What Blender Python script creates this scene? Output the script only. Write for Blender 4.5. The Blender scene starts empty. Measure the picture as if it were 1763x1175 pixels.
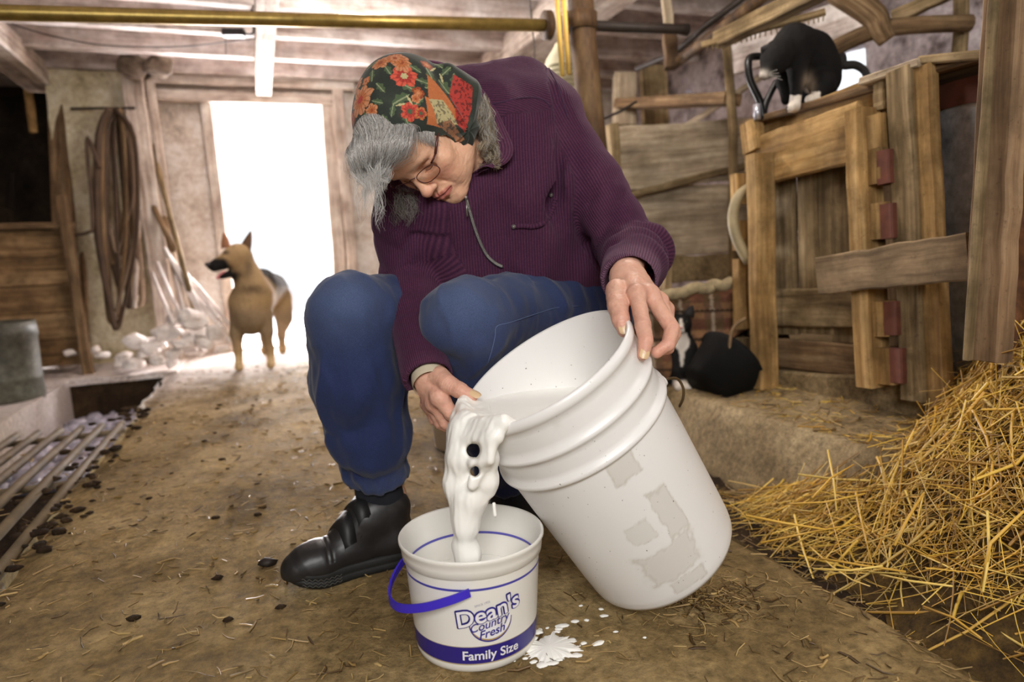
import bpy, math, random
import numpy as np
rng = np.random.default_rng(7); random.seed(7)
SC = bpy.context.scene; COL = SC.collection

# ------------------------------------------------------------------ camera, world, lights, exposure
FPX = 1175.; CH = .62
_p, _r, _t = np.radians(7.5), np.radians(2.5), np.radians(20)
def _yaw(v):
    return np.array([v[0]*np.cos(_t)+v[1]*np.sin(_t), -v[0]*np.sin(_t)+v[1]*np.cos(_t), v[2]])
FW = _yaw([0, np.cos(_p), -np.sin(_p)]); _u0 = _yaw([0, np.sin(_p), np.cos(_p)]); _r0 = _yaw([1., 0, 0])
RT = _r0*np.cos(_r)-_u0*np.sin(_r); UP = _u0*np.cos(_r)+_r0*np.sin(_r)
CP = np.array([0, 0, CH])
def ray(x, y): return FW+RT*(x-881.5)/FPX-UP*(y-587.5)/FPX
def D(x, y, d): return CP+ray(x, y)*d                       # pixel at an axial distance
def G(x, y, z=0.): d = ray(x, y); return CP+d*(z-CH)/d[2]   # pixel on a level
def PF(x, y, f): d = ray(x, y); return CP+d*f/d[1]          # pixel on a plane across the barn
def PR(x, y, r): d = ray(x, y); return CP+d*r/d[0]          # pixel on a plane along the barn
cam = bpy.data.cameras.new('camera'); camo = bpy.data.objects.new('camera', cam); COL.objects.link(camo)
cam.sensor_width = 36.; cam.lens = FPX/1763*36; cam.clip_start = .05
from mathutils import Matrix, Vector
camo.matrix_world = Matrix(((RT[0], UP[0], -FW[0], CP[0]), (RT[1], UP[1], -FW[1], CP[1]), (RT[2], UP[2], -FW[2], CP[2]), (0, 0, 0, 1)))
cam.dof.use_dof = True; cam.dof.focus_distance = 1.16; cam.dof.aperture_fstop = 2.8
SC.camera = camo
SC.view_settings.view_transform = 'Standard'; SC.view_settings.look = 'None'
SC.view_settings.gamma = 1; SC.view_settings.use_curve_mapping = False
SC.view_settings.exposure = 0.0
W = bpy.data.worlds.new('sky'); SC.world = W; W.use_nodes = True
bg = W.node_tree.nodes['Background']; bg.inputs[0].default_value = (.93, .96, 1., 1); bg.inputs[1].default_value = 1.5
def area(name, loc, target, sx, sy, e, col):
    l = bpy.data.lights.new(name, 'AREA'); l.shape = 'RECTANGLE'; l.size = sx; l.size_y = sy; l.energy = e; l.color = col
    o = bpy.data.objects.new(name, l); COL.objects.link(o); o.location = loc
    o.rotation_euler = (Vector(target)-Vector(loc)).to_track_quat('-Z', 'Y').to_euler(); return o
area('assumed_light_behind_camera', (-.3, -1.5, 1.65), (.45, 1.4, .35), 1.7, 1.2, 104, (1., .985, .955))  # front light only assumed; lamp added behind the camera, before a solid wall
area('daylight_outside_back_door', (2.15, 7.1, 1.5), (-.6, 4.6, .1), 1.7, 1.5, 950, (.95, .94, 1.))
area('assumed_yard_bounce', (.2, 6.1, .35), (.3, 3.2, 1.75), 1.4, .9, 470, (1., .95, .95))  # ceiling fill lamp added outside the doorway for assumed bounce off the yard
area('assumed_warm_light_right', (2.4, .1, 1.6), (1.4, 1.5, .5), .8, .8, 9, (1., .93, .82))  # added lamp warming the crate side; a window on the right is only assumed

def bulb(name, loc, e, col, r=.06):
    l = bpy.data.lights.new(name, 'POINT'); l.energy = e; l.color = col; l.shadow_soft_size = r
    o = bpy.data.objects.new(name, l); COL.objects.link(o); o.location = [float(q) for q in loc]; return o
bulb('added_fill_over_walkway', (.55, 3.05, 1.80), 46, (1., .93, .88), .12)  # added fill lamp out of view, brightens the back wall and ceiling
bulb('bare_bulb_over_platform', (1.15, 1.75, 1.66), 20, (1., .92, .82), .10)

# ------------------------------------------------------------------ helpers
def lin(r, g, b):
    f = lambda v: ((v/255+.055)/1.055)**2.4 if v > 10 else v/255/12.92
    return (f(r), f(g), f(b), 1.)
def L3(*c): return np.array(lin(*c)[:3])

def add_mesh(name, V, F, mat, parent=None, smooth=True, col=None, attrs=None, org=None):
    """F: (n,4) or (n,3) int array, or list of arrays; V in world coordinates; org subtracted (thing's base)."""
    V = np.asarray(V, np.float32).reshape(-1, 3)
    if org is not None: V = V-np.asarray(org, np.float32)
    Fl = F if isinstance(F, list) else [F]
    Fl = [np.asarray(f, np.int32) for f in Fl if len(f)]
    me = bpy.data.meshes.new(name)
    me.vertices.add(len(V)); me.vertices.foreach_set('co', V.ravel())
    idx = np.concatenate([f.ravel() for f in Fl])
    cnt = np.concatenate([np.full(len(f), f.shape[1], np.int32) for f in Fl])
    st = np.concatenate([[0], np.cumsum(cnt)[:-1]]).astype(np.int32)
    me.loops.add(len(idx)); me.loops.foreach_set('vertex_index', idx)
    me.polygons.add(len(cnt)); me.polygons.foreach_set('loop_start', st)
    try: me.polygons.foreach_set('loop_total', cnt)
    except Exception: pass
    me.polygons.foreach_set('use_smooth', np.full(len(cnt), smooth))
    me.update(calc_edges=True); me.validate()
    if col is not None:
        c = np.ones((len(V), 4), np.float32); c[:, :3] = col
        a = me.color_attributes.new('Col', 'FLOAT_COLOR', 'POINT'); a.data.foreach_set('color', c.ravel())
    for k, v in (attrs or {}).items():
        v = np.asarray(v, np.float32)
        if v.ndim == 1:
            a = me.attributes.new(k, 'FLOAT', 'POINT'); a.data.foreach_set('value', v)
        else:
            a = me.attributes.new(k, 'FLOAT_VECTOR', 'POINT'); a.data.foreach_set('vector', v.ravel())
    if mat is not None:
        for m in (mat if isinstance(mat, (list, tuple)) else [mat]): me.materials.append(m)
    o = bpy.data.objects.new(name, me); COL.objects.link(o)
    if parent is not None: o.parent = parent
    return o

def tag(o, label=None, cat=None, group=None, kind=None):
    if label: o['label'] = label
    if cat: o['category'] = cat
    if group: o['group'] = group
    if kind: o['kind'] = kind
    return o
def thing(name, label, cat, loc=(0, 0, 0), group=None, kind=None):
    o = bpy.data.objects.new(name, None); COL.objects.link(o); o.location = [float(q) for q in loc]; o.empty_display_size = .05
    return tag(o, label, cat, group, kind)
def part(t, name, VF, mat, smooth=True, label=None, kind=None, parent=None, **k):
    """a part in world coordinates under thing t (whose location is the origin of all its pieces)."""
    o = add_mesh(name, VF[0], VF[1], mat, parent or t, smooth, org=np.array(t.location), attrs=VF[2] if len(VF) > 2 else None, **k)
    if label: o['label'] = label
    if kind: o['kind'] = kind
    return o
def merge(*L):
    Vs, Fs4, A, n = [], {}, {}, 0
    for q in L:
        V = np.asarray(q[0], float); Vs.append(V)
        for f in (q[1] if isinstance(q[1], list) else [q[1]]):
            f = np.asarray(f)
            if len(f): Fs4.setdefault(f.shape[1], []).append(f+n)
        at = q[2] if len(q) > 2 else {}
        for k, v in at.items(): A.setdefault(k, []).append(v)
        n += len(V)
    A = {k: np.concatenate(v) for k, v in A.items() if sum(len(x) for x in v) == n}
    return np.concatenate(Vs), [np.concatenate(v) for v in Fs4.values()], A

def nrm(v): v = np.asarray(v, float); return v/(np.linalg.norm(v)+1e-12)
def plank(p0, p1, wv, w, t, n=6, jit=.0025, ch=.004, taper=0., seed=None, warp=.0):
    """sawn board from p0 to p1, width w along wv, thickness t; ends at p0/p1 centre line; carries grain coordinates."""
    jit = jit*.38
    r = np.random.default_rng(seed if seed is not None else int(abs(p0[0]*977+p0[1]*313+p0[2]*131+p1[2]*77)*100) % 100000)
    p0, p1 = np.asarray(p0, float), np.asarray(p1, float); ax = nrm(p1-p0); wv = np.asarray(wv, float); wv = nrm(wv-ax*(wv@ax)); tv = np.cross(ax, wv)
    ln = np.linalg.norm(p1-p0); ch = min(ch, t*.3, w*.3)
    V, gc = [], []
    prof = [(-w/2, -t/2+ch), (-w/2+ch, -t/2), (w/2-ch, -t/2), (w/2, -t/2+ch), (w/2, t/2-ch), (w/2-ch, t/2), (-w/2+ch, t/2), (-w/2, t/2-ch)]
    off = r.uniform(0, 20, 3)
    ss = np.linspace(0, 1, n+1)
    bow = warp*r.uniform(-1, 1)
    for i, s in enumerate(ss):
        jl, jr, jt = r.normal(0, jit, 3)
        for (a, b) in prof:
            aa = a*(1-taper*s)+(jl if a < 0 else jr); bb = b+jt*.5
            e = 0.
            if i in (0, n): e = r.normal(0, jit)
            V.append(p0+(p1-p0)*s+ax*e+wv*aa+tv*(bb+bow*np.sin(np.pi*s))); gc.append((s*ln+off[0], a+off[1], b+off[2]))
    F = [[i*8+k, i*8+(k+1) % 8, (i+1)*8+(k+1) % 8, (i+1)*8+k] for i in range(n) for k in range(8)]
    e = n*8
    for a, b in ((0, False), (e, True)):
        for q in ((0, 1, 2, 3), (0, 3, 4, 7), (7, 4, 5, 6)):
            q = [a+k for k in q]; F.append(q if b else q[::-1])
    return np.array(V), np.array(F), {'gc': np.array(gc)}
def tube(pts, rad, n=8, cap=True, squash=None):
    P = np.asarray(pts, float); m = len(P); rad = np.broadcast_to(np.asarray(rad, float), (m,))
    T = np.gradient(P, axis=0); T /= np.linalg.norm(T, axis=1)[:, None]+1e-12
    a = np.array([0, 0, 1.]) if abs(T[0][2]) < .85 else np.array([1., 0, 0])
    N = np.zeros_like(P); u = nrm(a-T[0]*(a@T[0])); N[0] = u
    for i in range(1, m): u = nrm(u-T[i]*(u@T[i])); N[i] = u
    B = np.cross(T, N); th = np.linspace(0, 2*np.pi, n, endpoint=False)
    q = 1. if squash is None else squash
    V = P[:, None]+rad[:, None, None]*(np.cos(th)[None, :, None]*N[:, None]+q*np.sin(th)[None, :, None]*B[:, None])
    V = V.reshape(-1, 3); i = np.arange(m-1)[:, None]; k = np.arange(n)[None]
    F = np.stack([i*n+k, i*n+(k+1) % n, (i+1)*n+(k+1) % n, (i+1)*n+k], -1).reshape(-1, 4)
    Fl = [F]
    s = np.linalg.norm(np.diff(P, axis=0), axis=1); s = np.concatenate([[0], np.cumsum(s)])
    gc = np.stack([np.repeat(s, n)+P[0][0]*3, np.tile(np.cos(th), m)*np.repeat(rad, n)*1.5, np.tile(np.sin(th), m)*np.repeat(rad, n)*1.5], 1)
    if cap:
        V = np.concatenate([V, P[:1], P[-1:]]); c0, c1 = m*n, m*n+1; kk = np.arange(n)
        Fl.append(np.stack([np.full(n, c0), (kk+1) % n, kk], 1)); Fl.append(np.stack([np.full(n, c1), (m-1)*n+kk, (m-1)*n+(kk+1) % n], 1))
        gc = np.concatenate([gc, gc[:1], gc[-1:]])
    return V, Fl, {'gc': gc}
def spline(pts, n=24):
    P = np.asarray(pts, float); Q = np.concatenate([[2*P[0]-P[1]], P, [2*P[-1]-P[-2]]]); m = len(P)-1
    out = []
    for t in np.linspace(0, m, n):
        i = min(int(t), m-1); u = t-i; a, b, c, d = Q[i:i+4]
        out.append(.5*((2*b)+(-a+c)*u+(2*a-5*b+4*c-d)*u*u+(-a+3*b-3*c+d)*u**3))
    return np.array(out)
def lathe(prof, c, ax=(0, 0, 1), n=64, e1=None):
    """prof: list of (offset along axis, radius)."""
    ax = nrm(ax); h = np.array([0, 1., 0]) if abs(ax[1]) < .8 else np.array([1., 0, 0])
    e = nrm(np.cross(h, ax)) if e1 is None else nrm(e1); f = np.cross(ax, e)
    th = np.linspace(0, 2*np.pi, n, endpoint=False); cs = np.cos(th)[:, None]*e+np.sin(th)[:, None]*f
    V = np.concatenate([np.asarray(c)+ax*o+r*cs for o, r in prof]); m = len(prof)
    i = np.arange(m-1)[:, None]; k = np.arange(n)[None]
    F = np.stack([i*n+k, i*n+(k+1) % n, (i+1)*n+(k+1) % n, (i+1)*n+k], -1).reshape(-1, 4)
    return V, F, {'lc': np.stack([np.tile(th, m), np.repeat([o for o, _ in prof], n), np.zeros(m*n)], 1)}
def vnoise(P, sc=1., seed=0, octv=3):
    """value noise in -1..1 at points P (n,3)."""
    P = np.asarray(P, float)*sc; out = np.zeros(len(P)); amp = 1.; tot = 0
    for o in range(octv):
        I = np.floor(P).astype(np.int64); f = P-I; f = f*f*(3-2*f)
        def h(i, j, k):
            n = (i*73856093) ^ (j*19349663) ^ (k*83492791) ^ (seed*2654435761+o*97)
            n = (n ^ (n >> 13))*1274126177 & 0x7fffffff
            return ((n ^ (n >> 16)) & 0xffff)/32767.5-1
        a = 0
        for dx in (0, 1):
            for dy in (0, 1):
                for dz in (0, 1):
                    w = (f[:, 0] if dx else 1-f[:, 0])*(f[:, 1] if dy else 1-f[:, 1])*(f[:, 2] if dz else 1-f[:, 2])
                    a = a+w*h(I[:, 0]+dx, I[:, 1]+dy, I[:, 2]+dz)
        out += amp*a; tot += amp; amp *= .5; P = P*2.03+11.3
    return out/tot
def gridsheet(x0, x1, nx, y0, y1, ny, zf):
    X, Y = np.meshgrid(np.linspace(x0, x1, nx+1), np.linspace(y0, y1, ny+1)); P = np.stack([X.ravel(), Y.ravel(), 0*X.ravel()], 1)
    P[:, 2] = zf(P); i = np.arange(ny)[:, None]; k = np.arange(nx)[None]; m = nx+1
    return P, np.stack([i*m+k, i*m+k+1, (i+1)*m+k+1, (i+1)*m+k], -1).reshape(-1, 4)
def roughbox(lo, hi, step=.08, amp=.015, seed=0, faces='xXyYzZ', sc=5.):
    """box of subdivided faces with a rough, stone-like surface."""
    lo, hi = np.array(lo, float), np.array(hi, float); out = []
    for f in faces:
        a = 'xyz'.index(f.lower()); b, c = [(1, 2), (2, 0), (0, 1)][a]
        nb, nc = [max(1, int(round((hi[q]-lo[q])/step))) for q in (b, c)]
        B, Cc = np.meshgrid(np.linspace(lo[b], hi[b], nb+1), np.linspace(lo[c], hi[c], nc+1)); P = np.zeros((B.size, 3))
        P[:, b] = B.ravel(); P[:, c] = Cc.ravel(); P[:, a] = hi[a] if f.isupper() else lo[a]
        i = np.arange(nc)[:, None]; k = np.arange(nb)[None]; m = nb+1
        F = np.stack([i*m+k, i*m+k+1, (i+1)*m+k+1, (i+1)*m+k], -1).reshape(-1, 4)
        out.append((P, F if f.isupper() else F[:, ::-1]))
    V, F, _ = merge(*out)
    V = V+amp*np.stack([vnoise(V, sc, seed+q, 3) for q in range(3)], 1)
    return V, F, {}
def stone(c, r, seed, n=10):
    r = np.broadcast_to(np.asarray(r, float), (3,)); u = np.linspace(0, np.pi, n//2+2)[1:-1]; v = np.linspace(0, 2*np.pi, n, endpoint=False)
    P = np.array([(np.sin(a)*np.cos(b), np.sin(a)*np.sin(b), np.cos(a)) for a in u for b in v]+[(0, 0, 1), (0, 0, -1)])
    P = np.sign(P)*np.abs(P)**.62
    R = rot_axis(np.random.default_rng(seed).normal(size=3), seed*1.7)
    m = len(u); i = np.arange(m-1)[:, None]; k = np.arange(n)[None]
    F = np.stack([i*n+k, (i+1)*n+k, (i+1)*n+(k+1) % n, i*n+(k+1) % n], -1).reshape(-1, 4); kk = np.arange(n)
    T = np.concatenate([np.stack([np.full(n, m*n), kk, (kk+1) % n], 1), np.stack([np.full(n, m*n+1), (m-1)*n+(kk+1) % n, (m-1)*n+kk], 1)])
    P = P*(1+.30*vnoise(P*1.3+seed*3.1, 1.3, seed, 2))[:, None]*r
    return (P@(R*np.array([1, 1, 1])).T if np.ptp(r) < 1e-6 else P)+np.asarray(c), [F, T], {}
def rot_axis(k, a):
    k = nrm(k); K = np.array([[0, -k[2], k[1]], [k[2], 0, -k[0]], [-k[1], k[0], 0]]); return np.eye(3)+np.sin(a)*K+(1-np.cos(a))*K@K
def box(lo, hi): return plank(((lo[0]+hi[0])/2, (lo[1]+hi[1])/2, lo[2]), ((lo[0]+hi[0])/2, (lo[1]+hi[1])/2, hi[2]), (1, 0, 0), hi[0]-lo[0], hi[1]-lo[1], n=2)

# ---- smooth solid modelling on a grid: tapered limbs and ellipsoids blended, then polygonised
class Solid:
    def __init__(s, lo, hi, vox):
        s.lo = np.array(lo, float); s.v = vox; s.n = np.ceil((np.array(hi)-s.lo)/vox).astype(int)+1
        s.F = np.ones(s.n, np.float32)
    def _reg(s, lo, hi, m):
        a = np.clip(np.floor((np.asarray(lo)-m-s.lo)/s.v).astype(int), 0, s.n); b = np.clip(np.ceil((np.asarray(hi)+m-s.lo)/s.v).astype(int)+1, 0, s.n)
        if (b <= a).any(): return None
        ax = [s.lo[i]+s.v*np.arange(a[i], b[i]) for i in range(3)]
        return tuple(slice(a[i], b[i]) for i in range(3)), ax
    def _op(s, sl, d, k, mode):
        A = s.F[sl]; d = d.astype(np.float32)
        if mode == 's': A, d = -A, d
        k = max(k, 1e-6)
        h = np.clip(.5+.5*(A-d)/k, 0, 1); r = A+(d-A)*h-k*h*(1-h)
        s.F[sl] = -r if mode == 's' else r
    def cone(s, a, b, r1, r2=None, k=.01, mode='u', flat=None):
        a, b = np.asarray(a, float), np.asarray(b, float); r2 = r1 if r2 is None else r2; rm = max(r1, r2)
        g = s._reg(np.minimum(a, b), np.maximum(a, b), rm+k+3*s.v)
        if g is None: return s
        sl, ax = g; X, Y, Z = [q.astype(np.float32) for q in np.meshgrid(*ax, indexing='ij', sparse=True)]
        ab = b-a; l2 = ab@ab+1e-12
        t = np.clip(((X-a[0])*ab[0]+(Y-a[1])*ab[1]+(Z-a[2])*ab[2])/l2, 0, 1)
        dx, dy, dz = X-a[0]-t*ab[0], Y-a[1]-t*ab[1], Z-a[2]-t*ab[2]
        if flat is not None:
            n, f = nrm(flat[0]), flat[1]; w = (dx*n[0]+dy*n[1]+dz*n[2])*(f-1); dx, dy, dz = dx+w*n[0], dy+w*n[1], dz+w*n[2]
        s._op(sl, np.sqrt(dx*dx+dy*dy+dz*dz)-(r1+(r2-r1)*t), k, mode); return s
    def chain(s, pts, rad, k=.01, mode='u', flat=None):
        for i in range(len(pts)-1): s.cone(pts[i], pts[i+1], rad[i], rad[i+1], k, mode, flat)
        return s
    def ell(s, c, r, R=None, k=.01, mode='u'):
        c = np.asarray(c, float); r = np.broadcast_to(np.asarray(r, float), (3,)); R = np.eye(3) if R is None else R; e = np.abs(R)@r
        g = s._reg(c-e, c+e, k+3*s.v)
        if g is None: return s
        sl, ax = g; X, Y, Z = [q.astype(np.float32) for q in np.meshgrid(*[ax[i]-c[i] for i in range(3)], indexing='ij', sparse=True)]
        q = [(X*R[0, i]+Y*R[1, i]+Z*R[2, i]) for i in range(3)]
        k0 = np.sqrt(sum((q[i]/r[i])**2 for i in range(3)))+1e-9; k1 = np.sqrt(sum((q[i]/r[i]**2)**2 for i in range(3)))+1e-9
        s._op(sl, k0*(k0-1)/k1, k, mode); return s
    def half(s, c, n, k=.002):
        """cut away everything on the +n side of a plane"""
        c, n = np.asarray(c, float), nrm(n); ax = [s.lo[i]+s.v*np.arange(s.n[i]) for i in range(3)]
        X, Y, Z = np.meshgrid(*ax, indexing='ij', sparse=True)
        d = (-((X-c[0])*n[0]+(Y-c[1])*n[1]+(Z-c[2])*n[2])).astype(np.float32)
        s._op((slice(None),)*3, d, k, 's'); return s
    def mesh(s, smooth=1):
        F = s.F; B = F < 0
        nx, ny, nz = F.shape
        cor = [(i, j, k) for i in (0, 1) for j in (0, 1) for k in (0, 1)]
        cnt = sum(B[i:nx-1+i, j:ny-1+j, k:nz-1+k].astype(np.int8) for i, j, k in cor)
        act = (cnt > 0) & (cnt < 8); I = np.argwhere(act)
        idm = np.full(act.shape, -1, np.int32); idm[act] = np.arange(len(I))
        val = np.stack([F[I[:, 0]+i, I[:, 1]+j, I[:, 2]+k] for i, j, k in cor], 1)
        S = np.zeros((len(I), 3)); n = np.zeros(len(I))
        cc = np.array(cor, float)
        for a in range(8):
            for b in range(a+1, 8):
                if np.abs(cc[a]-cc[b]).sum() != 1: continue
                va, vb = val[:, a], val[:, b]; m = (va < 0) != (vb < 0); t = np.where(m, va/(va-vb+1e-20), 0)
                S += np.where(m[:, None], cc[a]+(cc[b]-cc[a])*t[:, None], 0); n += m
        V = s.lo+s.v*(I+S/n[:, None])
        Q = []
        for a in range(3):
            o = [0, 0, 0]; o[a] = 1
            A = B[:nx-o[0], :ny-o[1], :nz-o[2]]; Cc = B[o[0]:, o[1]:, o[2]:]; E = np.argwhere(A != Cc)
            b, c = (a+1) % 3, (a+2) % 3
            E = E[(E[:, b] > 0) & (E[:, c] > 0) & (E[:, b] < F.shape[b]-1) & (E[:, c] < F.shape[c]-1)]
            fl = A[E[:, 0], E[:, 1], E[:, 2]]
            def cell(db, dc):
                q = E.copy(); q[:, b] -= db; q[:, c] -= dc; return idm[q[:, 0], q[:, 1], q[:, 2]]
            q = np.stack([cell(1, 1), cell(0, 1), cell(0, 0), cell(1, 0)], 1); q[~fl] = q[~fl][:, ::-1]
            Q.append(q)
        Q = np.concatenate(Q)
        for _ in range(smooth): V = laplace(V, Q, .5)
        return V, Q
def laplace(V, Q, w=.5):
    S = np.zeros_like(V); n = np.zeros(len(V))
    for i in range(Q.shape[1]):
        a, b = Q[:, i], Q[:, (i+1) % Q.shape[1]]
        for k in range(3): S[:, k] += np.bincount(a, V[b, k], len(V))+np.bincount(b, V[a, k], len(V))
        n += np.bincount(a, minlength=len(V))+np.bincount(b, minlength=len(V))
    return V*(1-w)+w*S/np.maximum(n, 1)[:, None]
def vnormals(V, Q):
    N = np.cross(V[Q[:, 2]]-V[Q[:, 0]], V[Q[:, 3]]-V[Q[:, 1]]) if Q.shape[1] == 4 else np.cross(V[Q[:, 1]]-V[Q[:, 0]], V[Q[:, 2]]-V[Q[:, 0]])
    S = np.zeros_like(V)
    for i in range(Q.shape[1]):
        for k in range(3): S[:, k] += np.bincount(Q[:, i], N[:, k], len(V))
    return S/(np.linalg.norm(S, axis=1)[:, None]+1e-12)
def segparam(V, pts):
    """nearest point on a polyline: (arc length, distance, vector from the line, index)"""
    best = np.full(len(V), 1e9); S = np.zeros(len(V)); O = np.zeros_like(V); acc = 0
    for i in range(len(pts)-1):
        a, b = np.asarray(pts[i], float), np.asarray(pts[i+1], float); ab = b-a; l = np.linalg.norm(ab)
        t = np.clip((V-a)@ab/(l*l), 0, 1); o = V-a-t[:, None]*ab; d = np.linalg.norm(o, axis=1); m = d < best
        best[m] = d[m]; S[m] = acc+t[m]*l; O[m] = o[m]; acc += l
    return S, best, O
def smoothstep(a, b, x): t = np.clip((x-a)/(b-a), 0, 1); return t*t*(3-2*t)

# ------------------------------------------------------------------ materials
def nmat(name):
    m = bpy.data.materials.new(name); m.use_nodes = True; nt = m.node_tree; b = nt.nodes['Principled BSDF']; return m, nt, b
def N(nt, t, **k):
    n = nt.nodes.new(t)
    for q, v in k.items(): setattr(n, q, v)
    return n
def ramp(nt, fac, stops):
    r = N(nt, 'ShaderNodeValToRGB'); e = r.color_ramp.elements
    while len(e) < len(stops): e.new(.5)
    for q, (p, c) in zip(e, stops): q.position = p; q.color = c
    nt.links.new(fac, r.inputs[0]); return r.outputs[0]
def coords(nt, attr=None, scale=(1, 1, 1)):
    if attr: a = N(nt, 'ShaderNodeAttribute', attribute_name=attr); o = a.outputs['Vector']
    else: a = N(nt, 'ShaderNodeTexCoord'); o = a.outputs['Object']
    mp = N(nt, 'ShaderNodeMapping'); mp.inputs['Scale'].default_value = scale; nt.links.new(o, mp.inputs[0]); return mp.outputs[0]
def noise(nt, co, sc, det=4, rough=.6, dist=0.):
    n = N(nt, 'ShaderNodeTexNoise'); n.inputs['Scale'].default_value = sc; n.inputs['Detail'].default_value = det
    n.inputs['Roughness'].default_value = rough; n.inputs['Distortion'].default_value = dist; nt.links.new(co, n.inputs['Vector']); return n.outputs['Fac']
def mixc(nt, f, a, b, mode='MIX'):
    m = N(nt, 'ShaderNodeMix', data_type='RGBA', blend_type=mode)
    for s, v in ((0, f), (6, a), (7, b)):
        if hasattr(v, 'is_output'): nt.links.new(v, m.inputs[s])
        else: m.inputs[s].default_value = v
    return m.outputs[2]
def math_(nt, op, a, b=0.):
    m = N(nt, 'ShaderNodeMath', operation=op)
    for s, v in ((0, a), (1, b)):
        if hasattr(v, 'is_output'): nt.links.new(v, m.inputs[s])
        else: m.inputs[s].default_value = v
    return m.outputs[0]
def bump(nt, b, h, st=.3, dist=.002):
    n = N(nt, 'ShaderNodeBump'); n.inputs['Strength'].default_value = st; n.inputs['Distance'].default_value = dist
    nt.links.new(h, n.inputs['Height']); nt.links.new(n.outputs[0], b.inputs['Normal'])
def noisy(name, stops, sc=8, rough=.85, bst=.4, bd=.004, det=6, spec=.3, stretch=(1, 1, 1), sc2=None, mottle=.35):
    m, nt, b = nmat(name); co = coords(nt, None, stretch); f = noise(nt, co, sc, det)
    c = ramp(nt, f, stops)
    f2 = noise(nt, co, sc2 or sc*6.3, 5, .7)
    c = mixc(nt, mottle, c, ramp(nt, f2, [(.3, (0, 0, 0, 1)), (.7, (1, 1, 1, 1))]), 'OVERLAY')
    nt.links.new(c, b.inputs['Base Color']); b.inputs['Roughness'].default_value = rough; b.inputs['Specular IOR Level'].default_value = spec
    bump(nt, b, math_(nt, 'ADD', f, f2), bst, bd); return m
def wood(name, dark, mid, light, rough=.8, dirt=.0, dcol=(.03, .022, .014, 1), gs=1.):
    m, nt, b = nmat(name); co = coords(nt, 'gc', (2.2*gs, 42*gs, 42*gs)); f = noise(nt, co, 1.0, 5, .65, .4)
    co2 = coords(nt, 'gc', (4, 9, 9)); f2 = noise(nt, co2, 1.2, 3)
    c = ramp(nt, f, [(.28, dark), (.5, mid), (.72, light)])
    c = mixc(nt, .45, c, ramp(nt, f2, [(.3, (.12, .12, .12, 1)), (.65, (.9, .9, .9, 1))]), 'OVERLAY')
    if dirt:
        f3 = noise(nt, coords(nt, None), 7., 6, .7); c = mixc(nt, math_(nt, 'MULTIPLY', ramp(nt, f3, [(.42, (0, 0, 0, 1)), (.62, (1, 1, 1, 1))]), dirt), c, dcol)
    fc = noise(nt, coords(nt, 'gc', (1.5*gs, 75*gs, 75*gs)), 1.0, 6, .75, .8)          # drying cracks along the grain
    ck = ramp(nt, fc, [(.30, (1, 1, 1, 1)), (.38, (0, 0, 0, 1))]); c = mixc(nt, math_(nt, 'MULTIPLY', ck, .7), c, tuple(v*.35 for v in dark[:3])+(1,))
    sp = noise(nt, coords(nt, 'gc', (70, 70, 70)), 1.0, 3, .6); c = mixc(nt, math_(nt, 'MULTIPLY', ramp(nt, sp, [(.64, (0, 0, 0, 1)), (.70, (1, 1, 1, 1))]), .35), c, tuple(v*.4 for v in dark[:3])+(1,))
    nt.links.new(c, b.inputs['Base Color']); b.inputs['Roughness'].default_value = rough; b.inputs['Specular IOR Level'].default_value = .2
    bump(nt, b, math_(nt, 'SUBTRACT', f, math_(nt, 'MULTIPLY', ck, .5)), .6, .002); return m
def plain(name, c, rough=.5, metal=0., spec=.5, var=0., sc=20, **k):
    m, nt, b = nmat(name); b.inputs['Roughness'].default_value = rough; b.inputs['Metallic'].default_value = metal; b.inputs['Specular IOR Level'].default_value = spec
    f = noise(nt, coords(nt), sc, 5)
    c2 = tuple(v*(1-var) for v in c[:3])+(1,)
    nt.links.new(ramp(nt, f, [(.3, c2), (.7, c)]), b.inputs['Base Color'])
    if k.get('bst'): bump(nt, b, f, k['bst'], k.get('bd', .002))
    for q in ('Transmission Weight', 'Subsurface Weight', 'Sheen Weight', 'Coat Weight'):
        if q in k: b.inputs[q].default_value = k[q]
    return m
def vcol(name, rough=.8, spec=.3, bsc=200, bst=.2, bd=.001, sss=0., var=.25, vsc=60, sheen=0.):
    m, nt, b = nmat(name); a = N(nt, 'ShaderNodeAttribute', attribute_name='Col'); co = coords(nt)
    f = noise(nt, co, vsc, 5, .65)
    c = mixc(nt, var, a.outputs['Color'], ramp(nt, f, [(.3, (.1, .1, .1, 1)), (.7, (.9, .9, .9, 1))]), 'OVERLAY')
    nt.links.new(c, b.inputs['Base Color']); b.inputs['Roughness'].default_value = rough; b.inputs['Specular IOR Level'].default_value = spec
    if sss: b.inputs['Subsurface Weight'].default_value = sss; b.inputs['Subsurface Radius'].default_value = (.012, .004, .002); b.inputs['Subsurface Scale'].default_value = .5
    if sheen: b.inputs['Sheen Weight'].default_value = sheen
    bump(nt, b, noise(nt, co, bsc, 4, .6), bst, bd); return m
# ------------------------------------------------------------------ the setting
def struct(name, VF, mat, smooth=True, **k):
    return tag(add_mesh(name, VF[0], VF[1], mat, None, smooth, attrs=VF[2] if len(VF) > 2 else None, **k), kind='structure')

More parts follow.
